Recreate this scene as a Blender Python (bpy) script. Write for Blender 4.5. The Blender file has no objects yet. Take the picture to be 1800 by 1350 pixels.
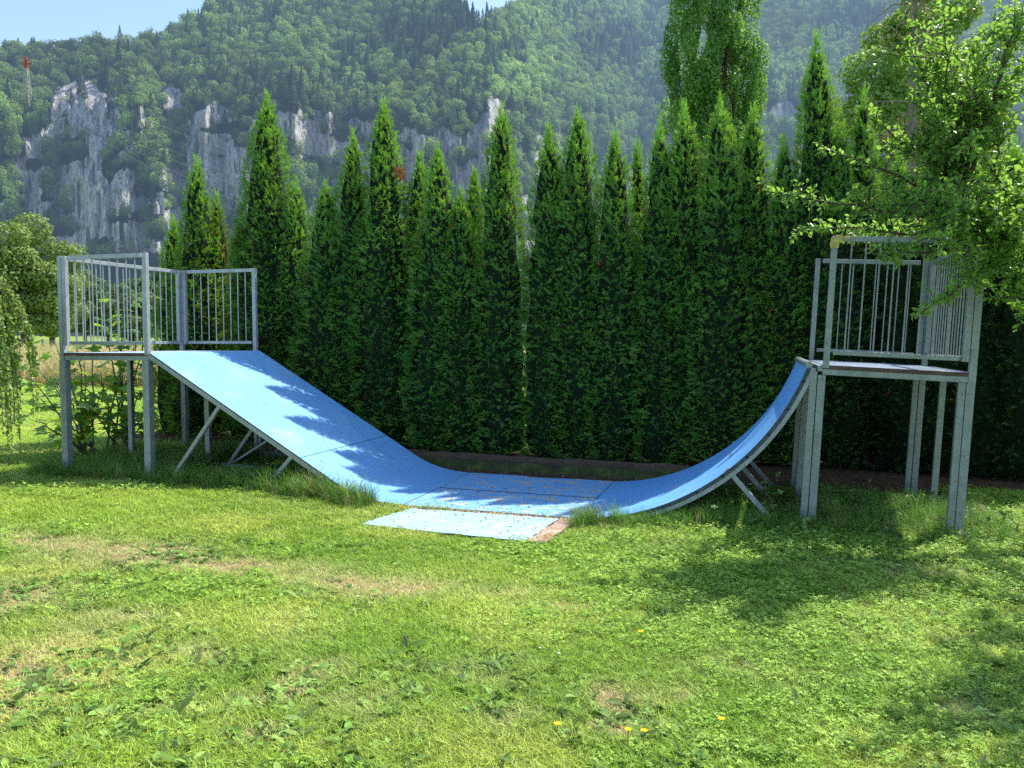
import bpy, math, numpy as np
from mathutils import Vector, Matrix
PI = math.pi
rng = np.random.default_rng(7)
sc = bpy.context.scene
C = sc.collection

# ------------------------------------------------------------------ frame
F, PITCH, ROLL, CAMH = 1437.5, math.radians(3.26), math.radians(0.572), 1.6
OX, OY, TH = -3.956, 8.929, math.radians(-16.657)
WID, AL, LEN, AR = 2.055, 1.188, 6.771, 1.21
ZL, ZR, RAIL = 1.395, 1.426, 1.084
TL, TR, ZGR = math.radians(-0.687), math.radians(2.12), -0.026
ct, st = math.cos(TH), math.sin(TH)

def W(u, v, z=0.0): return (OX + u*ct - v*st, OY + u*st + v*ct, z)
def uv(x, y):
    dx, dy = x-OX, y-OY
    return dx*ct + dy*st, -dx*st + dy*ct
def at(px, py, Y):
    """world point at forward distance Y seen at photo coordinate (px, py)"""
    x, y = (px-900)/F, -(py-675)/F
    X = x*math.cos(ROLL)-y*math.sin(ROLL); up = x*math.sin(ROLL)+y*math.cos(ROLL)
    Yd = math.cos(PITCH)+up*math.sin(PITCH); Z = -math.sin(PITCH)+up*math.cos(PITCH)
    k = Y/Yd
    return np.array([X*k, Y, CAMH+Z*k])
def ground_at(px, py, z=0.0):
    a = at(px, py, 1.0); d = a-np.array([0, 0, CAMH]); k = (z-CAMH)/d[2]
    return np.array([0, 0, CAMH])+d*k
def gz(x, y):
    u, v = uv(x, y)
    near = -0.10*np.exp(-((u-4.0)/1.9)**4)*np.exp(-((v-0.2)/3.2)**4)
    return near + 0.012*np.sin(x*1.7+1)*np.cos(y*1.3)*np.exp(-(x*x+y*y)/900.)

# ------------------------------------------------------------------ noise
def vn(x, y, seed=0):
    x = np.asarray(x, float); y = np.asarray(y, float)
    xi = np.floor(x).astype(np.int64); yi = np.floor(y).astype(np.int64)
    fx = x-xi; fy = y-yi; fx = fx*fx*(3-2*fx); fy = fy*fy*(3-2*fy)
    def h(a, b):
        n = (a*374761393 + b*668265263 + seed*974711) & 0x7fffffff
        n = ((n ^ (n >> 13))*1274126177) & 0x7fffffff
        return ((n ^ (n >> 16)) & 0xffff)/65535.0
    return (h(xi, yi)*(1-fx)+h(xi+1, yi)*fx)*(1-fy)+(h(xi, yi+1)*(1-fx)+h(xi+1, yi+1)*fx)*fy
def fbm(x, y, seed=0, o=4):
    s = 0; a = .5; t = 0
    for i in range(o):
        s = s+a*vn(x*2**i, y*2**i, seed+i*17); t += a; a *= .5
    return s/t
def sstep(a, b, x):
    t = np.clip((x-a)/(b-a), 0, 1); return t*t*(3-2*t)

# ------------------------------------------------------------------ materials
class N:
    def __init__(s, name):
        s.m = bpy.data.materials.new(name); s.m.use_nodes = True
        s.t = s.m.node_tree; s.t.nodes.clear()
        s.out = s.t.nodes.new('ShaderNodeOutputMaterial')
    def n(s, typ, **k):
        nd = s.t.nodes.new('ShaderNode'+typ)
        for a, b in k.items():
            if a.startswith('i_'):
                key = a[2:]; key = int(key) if key.isdigit() else key.replace('_', ' ')
                nd.inputs[key].default_value = b
            else: setattr(nd, a, b)
        return nd
    def l(s, a, b): s.t.links.new(a, b)
    def ramp(s, fac, stops):
        r = s.n('ValToRGB'); e = r.color_ramp.elements
        while len(e) < len(stops): e.new(.5)
        for q, (p, c) in zip(e, stops):
            q.position = p; q.color = tuple(c)+(1,) if len(c) == 3 else c
        s.l(fac, r.inputs[0]); return r.outputs[0]
    def noise(s, vec, scale, det=4, rough=.55, dist=0):
        q = s.n('TexNoise'); q.inputs['Scale'].default_value = scale; q.inputs['Detail'].default_value = det
        q.inputs['Roughness'].default_value = rough; q.inputs['Distortion'].default_value = dist
        if vec is not None: s.l(vec, q.inputs['Vector'])
        return q.outputs['Fac']
    def mapv(s, vec, scale=(1, 1, 1), rot=(0, 0, 0), loc=(0, 0, 0)):
        q = s.n('Mapping'); q.inputs['Scale'].default_value = scale; q.inputs['Rotation'].default_value = rot
        q.inputs['Location'].default_value = loc; s.l(vec, q.inputs['Vector']); return q.outputs[0]
    def mix(s, fac, a, b, mode='MIX'):
        q = s.n('Mix', data_type='RGBA', blend_type=mode)
        for v, i in ((fac, 0), (a, 6), (b, 7)):
            if hasattr(v, 'is_output'): s.l(v, q.inputs[i])
            elif i == 0: q.inputs[0].default_value = v
            else: q.inputs[i].default_value = tuple(v)+(1,)
        return q.outputs[2]
    def math(s, op, a, b=0.0, clamp=False):
        q = s.n('Math', operation=op, use_clamp=clamp)
        for v, i in ((a, 0), (b, 1)):
            if hasattr(v, 'is_output'): s.l(v, q.inputs[i])
            else: q.inputs[i].default_value = v
        return q.outputs[0]
    def bump(s, h, strength=.3, dist=.01):
        q = s.n('Bump'); q.inputs['Strength'].default_value = strength; q.inputs['Distance'].default_value = dist
        s.l(h, q.inputs['Height']); return q.outputs[0]
    def pbr(s, col, rough=.6, metal=0, nrm=None, spec=.5, link=True):
        p = s.n('BsdfPrincipled')
        for v, i in ((col, 'Base Color'), (rough, 'Roughness'), (metal, 'Metallic')):
            if hasattr(v, 'is_output'): s.l(v, p.inputs[i])
            else: p.inputs[i].default_value = tuple(v)+(1,) if i == 'Base Color' else v
        p.inputs['Specular IOR Level'].default_value = spec
        if nrm is not None: s.l(nrm, p.inputs['Normal'])
        if link: s.l(p.outputs[0], s.out.inputs[0])
        return p
    def obj(s): return s.n('TexCoord').outputs['Object']
    def pos(s): return s.n('NewGeometry').outputs['Position']

def haze_glow(s, shader, lo=.10, hi=.34):
    """aerial perspective painted as blue glow into far slopes, by distance up the valley"""
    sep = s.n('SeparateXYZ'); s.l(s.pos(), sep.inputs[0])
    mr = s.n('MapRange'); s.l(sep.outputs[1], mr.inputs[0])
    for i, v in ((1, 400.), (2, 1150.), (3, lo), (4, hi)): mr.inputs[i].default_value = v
    em = s.n('Emission'); em.inputs[0].default_value = (.30, .45, .72, 1); em.inputs[1].default_value = 1.1  # surface glow in place of misty air
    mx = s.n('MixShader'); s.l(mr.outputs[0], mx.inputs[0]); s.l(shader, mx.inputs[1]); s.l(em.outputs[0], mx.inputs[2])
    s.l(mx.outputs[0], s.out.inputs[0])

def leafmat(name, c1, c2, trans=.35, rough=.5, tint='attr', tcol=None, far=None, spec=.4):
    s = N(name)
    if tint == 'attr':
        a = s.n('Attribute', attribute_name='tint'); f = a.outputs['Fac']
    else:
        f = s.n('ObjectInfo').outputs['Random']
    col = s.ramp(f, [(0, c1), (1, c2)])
    p = s.pbr(col, rough, 0, spec=spec, link=False)
    tr = s.n('BsdfTranslucent')
    s.l(s.mix(.6, col, tcol or tuple(min(1, 2.0*x) for x in c2)), tr.inputs[0])
    mx = s.n('MixShader'); mx.inputs[0].default_value = trans
    s.l(p.outputs[0], mx.inputs[1]); s.l(tr.outputs[0], mx.inputs[2])
    if far: haze_glow(s, mx.outputs[0], *far)
    else: s.l(mx.outputs[0], s.out.inputs[0])
    return s.m

def instmat(name, trans=.35, rough=.55, spec=.3):
    """foliage whose colour is read from each scattered plant"""
    s = N(name)
    a = s.n('Attribute', attribute_name='col', attribute_type='INSTANCER')
    b = s.n('Attribute', attribute_name='tint')
    v = s.math('MULTIPLY_ADD', b.outputs['Fac'], 1.25); v.node.inputs[2].default_value = .42
    mul = s.n('VectorMath', operation='SCALE'); s.l(a.outputs['Color'], mul.inputs[0]); s.l(v, mul.inputs['Scale'])
    p = s.pbr(mul.outputs[0], rough, 0, spec=spec, link=False)
    tr = s.n('BsdfTranslucent'); s.l(mul.outputs[0], tr.inputs[0])
    mx = s.n('MixShader'); mx.inputs[0].default_value = trans
    s.l(p.outputs[0], mx.inputs[1]); s.l(tr.outputs[0], mx.inputs[2]); s.l(mx.outputs[0], s.out.inputs[0])
    return s.m

def steelmat(name, base=(.40, .44, .46), dark=(.24, .27, .28)):
    s = N(name); o = s.obj()
    n1 = s.noise(o, 9, 5, .6); n2 = s.noise(o, 60, 3, .6)
    vo = s.n('TexVoronoi'); vo.inputs['Scale'].default_value = 45; s.l(o, vo.inputs['Vector'])
    c = s.ramp(n1, [(.3, dark), (.68, base)])
    c = s.mix(.25, c, s.ramp(vo.outputs['Distance'], [(0, (.5, .55, .57)), (.8, (.25, .28, .3))]))
    st_ = s.noise(s.mapv(o, (30, 30, 2.5)), 1, 4, .6)
    c = s.mix(s.ramp(st_, [(.56, (0, 0, 0)), (.74, (.55, .55, .55))]), c, (.17, .16, .12))
    r = s.ramp(n2, [(.3, (.42,)*3), (.7, (.62,)*3)])
    s.pbr(c, r, .35, s.bump(n2, .12, .004)); return s.m

def bluemat(name, base, wear=.3, peel=0.0, hi=None):
    s = N(name); o = s.obj()
    n1 = s.noise(o, 1.3, 6, .62); n2 = s.noise(s.mapv(o, (1.2, 9, 9)), 3, 5, .6)
    hi = hi or tuple(min(1, q*1.18+.03) for q in base)
    c = s.mix(n1, tuple(q*.86 for q in base), hi)
    c = s.mix(s.ramp(n2, [(.45, (0, 0, 0)), (.75, (.25,)*3)]), c, tuple(q*.8+.15 for q in base))
    # short dark scrapes and stuck debris
    for rot, sc_, th in (((0, 0, .25), (5, 42, 5), .19), ((0, 0, -.9), (6, 50, 6), .13)):
        vo = s.n('TexVoronoi'); vo.inputs['Scale'].default_value = 1.0; vo.inputs['Randomness'].default_value = 1
        s.l(s.mapv(o, sc_, rot), vo.inputs['Vector'])
        wn = s.n('TexWhiteNoise', noise_dimensions='3D'); s.l(vo.outputs['Position'], wn.inputs['Vector'])
        keep = s.math('LESS_THAN', wn.outputs['Value'], .10*wear*3)
        m = s.math('MULTIPLY', s.math('LESS_THAN', vo.outputs['Distance'], th), keep)
        c = s.mix(m, c, (.035, .05, .08))
    if peel:
        pn = s.noise(s.mapv(o, (1, 1.6, 1)), 4.2, 7, .68)
        pm = s.ramp(pn, [(.60-.06*peel, (0, 0, 0)), (.625-.06*peel, (1, 1, 1))])
        c = s.mix(pm, c, s.mix(s.noise(o, 30, 3), (.62, .62, .58), (.34, .33, .30)))
    fr = s.n('VectorMath', operation='FRACTION'); s.l(s.mapv(o, (1/.305, 1/.512, 0), (0, 0, 0), (.02, .06, .5)), fr.inputs[0])
    sb = s.n('VectorMath', operation='SUBTRACT'); s.l(fr.outputs[0], sb.inputs[0]); sb.inputs[1].default_value = (.5, .5, 0)
    ml = s.n('VectorMath', operation='MULTIPLY'); s.l(sb.outputs[0], ml.inputs[0]); ml.inputs[1].default_value = (.305, .512, 0)
    ln = s.n('VectorMath', operation='LENGTH'); s.l(ml.outputs[0], ln.inputs[0])
    c = s.mix(s.math('MULTIPLY', s.math('LESS_THAN', ln.outputs['Value'], .0065), .75), c, (.05, .07, .10))
    dz = s.noise(s.mapv(o, (1.0, 5, 1.0)), 1.7, 7, .7, .4); c = s.mix(s.ramp(dz, [(.50, (0, 0, 0)), (.72, (.40,)*3)]), c, tuple(q*.55+.02 for q in base))
    dd = s.noise(s.mapv(o, (2, 2, 2)), 1.1, 6, .65); c = s.mix(s.ramp(dd, [(.52, (0, 0, 0)), (.70, (.45,)*3)]), c, (.42, .56, .68))
    g = s.noise(o, 25, 5, .7)
    c = s.mix(s.ramp(g, [(.62, (0, 0, 0)), (.8, (.5,)*3)]), c, (.12, .13, .12))
    s.pbr(c, .55 if not peel else .75, 0, s.bump(s.noise(s.mapv(o, (3, 60, 3)), 6, 4), .25, .003), spec=.35); return s.m

def plainmat(name, c1, c2, scale=6, rough=.8, bump=.4, dist=.02, stretch=(1, 1, 1), det=6):
    s = N(name); o = s.obj(); v = s.mapv(o, stretch)
    n = s.noise(v, scale, det, .62)
    s.pbr(s.ramp(n, [(.3, c1), (.7, c2)]), rough, 0, s.bump(n, bump, dist), spec=.25); return s.m

M = {}
M['steel'] = steelmat('galvanised_steel')
M['steel_shaded'] = steelmat('galvanised_steel_shaded', (.30, .34, .33), (.18, .21, .19))  # darker copy of the steel, tree shade put into its colour
M['steel_pale'] = steelmat('galvanised_steel_rail', (.46, .51, .54), (.30, .34, .36))
M['blue'] = bluemat('painted_ply_blue', (.17, .43, .77), .5)
M['blue_q'] = bluemat('painted_ply_blue_quarter', (.14, .41, .80), .3)
M['blue_flat'] = bluemat('painted_ply_blue_worn', (.17, .42, .74), .9, 1.0)
M['blue_slab'] = bluemat('painted_ply_blue_faded', (.34, .54, .74), .9, .7)
M['deck'] = bluemat('deck_ply_faded', (.30, .42, .58), .5, .9)
M['deck_dull'] = bluemat('deck_ply_dark', (.11, .17, .26), .8, .5)  # darker, bluer base for the right hand deck
M['ply_edge'] = plainmat('ply_edge', (.03, .028, .028), (.11, .085, .075), 18, .85, .5, .01, (1, 1, 6))
M['ply_red'] = plainmat('ply_edge_reddish', (.06, .042, .034), (.19, .11, .08), 9, .85, .5, .01, (1, 1, 5))
M['batten'] = plainmat('quarter_edge', (.05, .065, .09), (.12, .14, .17), 14, .8, .4, .01)
M['rubber'] = plainmat('dark_joint', (.008, .008, .008), (.03, .03, .03), 20)
M['tape'] = plainmat('yellow_tape', (.40, .32, .08), (.72, .60, .20), 25, .55, .8, .01)
M['timber'] = plainmat('bed_timber', (.06, .04, .03), (.20, .13, .09), 8, .9, .6, .02, (1, 8, 8))
M['bark'] = plainmat('bark', (.05, .037, .026), (.16, .12, .09), 9, .9, .9, .03, (1, 1, .3))
M['bark_grey'] = plainmat('bark_grey', (.09, .08, .065), (.27, .24, .20), 11, .9, .9, .02, (1, 1, .3))
M['post_wood'] = plainmat('weathered_post', (.10, .09, .08), (.28, .26, .23), 6, .9, .6, .02, (1, 1, .2))
M['litter'] = instmat('leaf_litter', .1)
M['brick_board'] = plainmat('worn_red_board', (.26, .10, .055), (.62, .52, .42), 7, .85, .5, .01)
s = N('mossy_timber'); o = s.obj(); n = s.noise(o, 5, 6, .65)
s.pbr(s.ramp(n, [(.35, (.045, .032, .022)), (.5, (.06, .08, .02)), (.7, (.12, .17, .03))]), .95, 0, s.bump(s.noise(o, 40, 5), .8, .02)); M['moss'] = s.m
M['thuja'] = leafmat('thuja_foliage', (.035, .15, .034), (.27, .54, .075), .34, .5, tcol=(.40, .66, .03))
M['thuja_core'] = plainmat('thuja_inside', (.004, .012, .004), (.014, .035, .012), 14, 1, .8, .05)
M['thuja_yellow'] = leafmat('thuja_foliage_yellowing', (.06, .10, .015), (.22, .23, .04), .35, .5, tcol=(.5, .5, .06))
M['thuja_dim'] = leafmat('thuja_shaded_sprays', (.012, .035, .012), (.06, .12, .03), .2, .6)  # darker sprays, shade of deck and plum put into the leaf colour
M['brown_tuft'] = leafmat('thuja_dead_sprays', (.14, .045, .015), (.34, .12, .03), .35, .6)
M['plum'] = leafmat('plum_leaves', (.06, .17, .026), (.23, .42, .08), .48, .38, tcol=(.50, .82, .10), spec=.5)
M['fig'] = leafmat('fig_leaves', (.08, .22, .03), (.30, .50, .07), .45, .35, tcol=(.60, .88, .08), spec=.6)
M['weep'] = leafmat('weeping_leaves', (.15, .28, .05), (.38, .50, .15), .38, .45, tcol=(.45, .6, .1))
M['poplar'] = leafmat('poplar_leaves', (.05, .15, .035), (.20, .40, .09), .4, .5, tcol=(.38, .66, .10))
M['locust'] = leafmat('pale_tree_leaves', (.09, .20, .035), (.28, .46, .09), .4, .5, tcol=(.42, .58, .08))
M['field_tree'] = leafmat('field_tree_leaves', (.08, .16, .035), (.32, .43, .11), .3, .6, tcol=(.32, .42, .07))
M['far_tree'] = leafmat('valley_tree_leaves', (.05, .10, .035), (.14, .23, .07), .28, .6, tcol=(.25, .35, .08))
M['needles'] = leafmat('dry_needles', (.10, .085, .04), (.20, .18, .08), .3, .7)
M['grass'] = instmat('grass_blades', .42, .5)
M['weed'] = instmat('weed_leaves', .38, .55, .25)
M['petal'] = plainmat('flower_yellow', (.75, .50, .01), (.9, .7, .03), 30)
M['daisy'] = plainmat('flower_white', (.7, .7, .68), (.8, .8, .78), 30)

# ------------------------------------------------------------------ mesh tools
def prop(o, label=None, cat=None, group=None, kind=None):
    for k, v in (('label', label), ('category', cat), ('group', group), ('kind', kind)):
        if v: o[k] = v
    return o
def empty(name, loc=(0, 0, 0), rot=(0, 0, 0)):
    o = bpy.data.objects.new(name, None); C.objects.link(o); o.location = loc; o.rotation_euler = rot
    o.empty_display_size = .2; return o
class MB:
    def __init__(s): s.v = []; s.f = []; s.m = []
    def add(s, vs, fs, mi=0):
        b = len(s.v); s.v += [tuple(p) for p in vs]; s.f += [tuple(i+b for i in f) for f in fs]; s.m += [mi]*len(fs)
    def box(s, a, b, mi=0):
        (x0, y0, z0), (x1, y1, z1) = a, b
        s.add([(x0, y0, z0), (x1, y0, z0), (x1, y1, z0), (x0, y1, z0), (x0, y0, z1), (x1, y0, z1), (x1, y1, z1), (x0, y1, z1)],
              [(3, 2, 1, 0), (4, 5, 6, 7), (0, 1, 5, 4), (1, 2, 6, 5), (2, 3, 7, 6), (3, 0, 4, 7)], mi)
    def bar(s, p, q, w, h, mi=0, side=(0, 1, 0)):
        p = Vector(p); q = Vector(q); d = (q-p).normalized(); sd = Vector(side)
        sd = (sd-d*sd.dot(d))
        if sd.length < 1e-4: sd = Vector((1, 0, 0)); sd = sd-d*sd.dot(d)
        sd.normalize(); up = d.cross(sd)
        vs = []
        for c in (p, q):
            for a, b in ((-1, -1), (1, -1), (1, 1), (-1, 1)): vs.append(c+sd*(a*w/2)+up*(b*h/2))
        s.add(vs, [(0, 1, 2, 3), (7, 6, 5, 4), (0, 4, 5, 1), (1, 5, 6, 2), (2, 6, 7, 3), (3, 7, 4, 0)], mi)
    def tube(s, pts, rad, n=8, mi=0, cap=True):
        pts = [Vector(p) for p in pts]; b = len(s.v); prev = None
        for i, p in enumerate(pts):
            d = (pts[min(i+1, len(pts)-1)]-pts[max(i-1, 0)]).normalized()
            a = prev if prev is not None else (Vector((0, 0, 1)) if abs(d.z) < .9 else Vector((1, 0, 0)))
            a = a-d*a.dot(d)
            if a.length < 1e-5: a = d.orthogonal()
            a.normalize(); prev = a; c = d.cross(a); r = rad[i] if hasattr(rad, '__len__') else rad
            for k in range(n):
                t = 2*PI*k/n; s.v.append(tuple(p+a*(r*math.cos(t))+c*(r*math.sin(t))))
        for i in range(len(pts)-1):
            for k in range(n):
                s.f.append((b+i*n+k, b+i*n+(k+1) % n, b+(i+1)*n+(k+1) % n, b+(i+1)*n+k)); s.m.append(mi)
        if cap:
            s.f.append(tuple(b+k for k in range(n))[::-1]); s.m.append(mi)
            e = b+(len(pts)-1)*n; s.f.append(tuple(e+k for k in range(n))); s.m.append(mi)
    def build(s, name, mats, parent=None, bevel=0, smooth=False):
        me = bpy.data.meshes.new(name); me.from_pydata(s.v, [], s.f)
        mats = mats if isinstance(mats, (list, tuple)) else [mats]
        for m in mats: me.materials.append(m)
        if len(mats) > 1: me.polygons.foreach_set('material_index', s.m)
        if smooth: me.polygons.foreach_set('use_smooth', [True]*len(s.f))
        me.update(); o = bpy.data.objects.new(name, me); C.objects.link(o)
        if parent: o.parent = parent
        if bevel:
            b = o.modifiers.new('edge', 'BEVEL'); b.width = bevel; b.segments = 2; b.limit_method = 'ANGLE'
        return o

def npmesh(name, verts, faces, mats, parent=None, tint=None, midx=None, smooth=False, link=True):
    """verts (n,3); faces (m,k) same k"""
    me = bpy.data.meshes.new(name); n, m, k = len(verts), len(faces), faces.shape[1]
    me.vertices.add(n); me.vertices.foreach_set('co', np.asarray(verts, np.float32).ravel())
    me.loops.add(m*k); me.loops.foreach_set('vertex_index', np.asarray(faces, np.int32).ravel())
    me.polygons.add(m); me.polygons.foreach_set('loop_start', np.arange(m, dtype=np.int32)*k)
    me.polygons.foreach_set('loop_total', np.full(m, k, np.int32))
    for q in (mats if isinstance(mats, (list, tuple)) else [mats]): me.materials.append(q)
    if midx is not None: me.polygons.foreach_set('material_index', np.asarray(midx, np.int32))
    if smooth: me.polygons.foreach_set('use_smooth', np.ones(m, bool))
    me.update(calc_edges=True)
    if tint is not None:
        a = me.attributes.new('tint', 'FLOAT', 'POINT'); a.data.foreach_set('value', np.asarray(tint, np.float32))
    o = bpy.data.objects.new(name, me)
    if link: C.objects.link(o)
    if parent: o.parent = parent
    return o

def frames(normal, roll):
    """rotation matrices (n,3,3) whose z column is normal, rolled about it"""
    n = normal/np.linalg.norm(normal, axis=1, keepdims=True)
    a = np.where(np.abs(n[:, 2:3]) < .95, np.array([[0, 0, 1.]]), np.array([[1., 0, 0]]))
    x = np.cross(a, n); x /= np.linalg.norm(x, axis=1, keepdims=True); y = np.cross(n, x)
    c, s_ = np.cos(roll)[:, None], np.sin(roll)[:, None]
    return np.stack([x*c+y*s_, -x*s_+y*c, n], axis=2)
def stamp(tv, tf, pos, R, scl):
    """copy a template over many placements -> verts, faces"""
    n = len(pos); v = np.einsum('nij,kj->nki', R, tv)*np.asarray(scl).reshape(n, 1, -1)+pos[:, None, :]
    f = tf[None]+(np.arange(n)*len(tv))[:, None, None]
    return v.reshape(-1, 3), f.reshape(-1, tf.shape[1])
def randdir(n, r=rng):
    d = r.normal(size=(n, 3)); return d/np.linalg.norm(d, axis=1, keepdims=True)

# leaf templates (quads)
LEAF = (np.array([[0, -.5, 0], [.27, -.12, .06], [0, .0, -.0], [-.27, -.12, .06], [.2, .25, .05], [0, .5, -.05], [-.2, .25, .05]], float),
        np.array([[0, 1, 2, 3], [2, 1, 4, 5], [3, 2, 5, 6]]))
DIAM = (np.array([[0, -.5, 0], [.42, 0, .08], [0, .5, 0], [-.42, 0, .08]], float), np.array([[0, 1, 2, 3]]))

def frond(seed):
    """one arching thuja spray: x across, y along"""
    r = np.random.default_rng(seed); v = []; f = []
    def q(a, b, w0, w1):
        a = np.array(a); b = np.array(b); d = b-a; sd = np.array([d[1], -d[0], 0]); sd /= np.linalg.norm(sd)+1e-9
        k = len(v); v.extend([a-sd*w0, a+sd*w0, b+sd*w1, b-sd*w1]); f.append((k, k+1, k+2, k+3))
    curve = lambda t: np.array([.10*math.sin(3*t+seed), t, .34*t*t-.10*t])
    for i in range(3): q(curve(i/3), curve((i+1)/3), .045, .035 if i < 2 else .008)
    for i in range(7):
        t = .12+.12*i; sgn = 1 if i % 2 else -1; L = .36*(1-.55*t)*r.uniform(.8, 1.2)
        a = curve(t); b = a+np.array([sgn*L*.8, L*.65, .16*L+r.uniform(-.05, .05)])
        q(a, b, .045, .022)
    return np.array(v), np.array(f)
FRONDS = [frond(i) for i in range(4)]

# ------------------------------------------------------------------ ground
def dry_patches():
    L = []
    for px, py, rx, ry, k in [(60, 952, .55, .20, .8), (150, 962, .5, .17, .8), (250, 972, .5, .16, 1), (340, 982, .45, .15, .9), (430, 988, .45, .15, 1), (520, 996, .4, .16, .6),
                              (610, 1012, .45, .15, .9), (690, 1026, .4, .13, 1), (740, 1030, .3, .1, .6), (60, 1175, .55, .32, .75), (150, 1120, .35, .2, .5), (40, 1060, .4, .25, .7), (20, 1230, .4, .2, .6), (200, 1085, .3, .14, .7),
                              (560, 1195, .16, .09, 1.), (470, 1215, .15, .07, .8), (360, 1140, .2, .12, .6), (1110, 1212, .12, .1, 1.4), (1080, 1265, .14, .06, 1.2), (1230, 1225, .12, .05, .8), (985, 1058, .25, .07, .8),
                              (870, 1035, .3, .09, .5), (640, 1240, .2, .08, .6), (1330, 1180, .3, .1, .4), (1700, 1240, .2, .12, .6), (450, 1290, .2, .07, .5), (820, 1180, .25, .1, .35), (1560, 1000, .6, .12, .45), (320, 1250, .2, .06, .6), (900, 1240, .12, .05, .7), (1500, 1110, .3, .1, .3)]:
        p = ground_at(px, py); L.append((p[0], p[1], rx, ry*1.6, k))
    return L
DP = dry_patches()
def dryness(x, y):
    x = np.asarray(x, float); y = np.asarray(y, float)
    wx = x+.25*(fbm(x*2.2, y*2.2, 5)-.5)*2; wy = y+.25*(fbm(x*2.2, y*2.2, 9)-.5)*2
    d = np.zeros_like(x)
    for cx, cy, rx, ry, k in DP:
        d = np.maximum(d, k*np.exp(-(((wx-cx)/rx)**2+((wy-cy)/ry)**2)))
    d = d*(.55+.8*fbm(x*9, y*9, 3)) + .16*sstep(.55, .75, fbm(x*.9, y*.9, 21))
    return np.clip(d, 0, 1.2)

def grid_sheet(name, xs, ys, zf, mat, attr=None):
    X, Y = np.meshgrid(xs, ys); nx, ny = len(xs), len(ys)
    v = np.stack([X, Y, zf(X, Y)], -1).reshape(-1, 3)
    i = np.arange(nx*ny).reshape(ny, nx)
    f = np.stack([i[:-1, :-1], i[:-1, 1:], i[1:, 1:], i[1:, :-1]], -1).reshape(-1, 4)
    return npmesh(name, v, f, mat, tint=attr(X, Y).ravel() if attr else None, smooth=True)
def axis(spec):
    a = [spec[0][0]]
    for lo, hi, st_ in spec:
        while a[-1]+st_ <= hi+1e-9: a.append(a[-1]+st_)
    return np.array(a)
s = N('lawn_soil'); ps = s.pos(); a = s.n('Attribute', attribute_name='tint').outputs['Fac']
sep = s.n('SeparateXYZ'); s.l(ps, sep.inputs[0])
nn = s.noise(ps, 14, 6, .7); nb = s.noise(ps, .8, 4, .6); nf = s.noise(s.mapv(ps, (1, 1, 1)), 60, 4, .7)
g = s.mix(nn, (.06, .12, .018), (.20, .30, .05)); g = s.mix(s.ramp(nf, [(.35, (0, 0, 0)), (.7, (.7,)*3)]), g, (.17, .21, .06))
g = s.mix(s.ramp(a, [(.15, (0, 0, 0)), (.8, (1, 1, 1))]), g, s.mix(nn, (.20, .13, .07), (.42, .33, .17)))
farm = s.n('MapRange'); s.l(sep.outputs[1], farm.inputs[0])
for i, v in ((1, 11.), (2, 16.), (3, 0.), (4, 1.)): farm.inputs[i].default_value = v
mead = s.mix(nb, (.20, .29, .06), (.31, .37, .10)); mead = s.mix(s.ramp(nf, [(.3, (0, 0, 0)), (.7, (.5,)*3)]), mead, (.12, .2, .03))
g = s.mix(farm.outputs[0], g, mead)
s.pbr(g, .9, 0, s.bump(s.noise(ps, 40, 6, .7), .7, .03), spec=.15); M['ground'] = s.m
xs = axis([(-900, -100, 100), (-100, -20, 10), (-20, -8, 1), (-8, 8, .08), (8, 20, 1), (20, 100, 10), (100, 1000, 100)])
ys = axis([(-60, 0, 5), (0, 2, .5), (2, 12.5, .08), (12.5, 20, .5), (20, 60, 4), (60, 460, 50)])
gr = grid_sheet('ground', xs, ys, lambda X, Y: gz(X, Y), M['ground'], lambda X, Y: dryness(X, Y)*(Y < 12.5)*(abs(X) < 8))
prop(gr, kind='structure')

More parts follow.
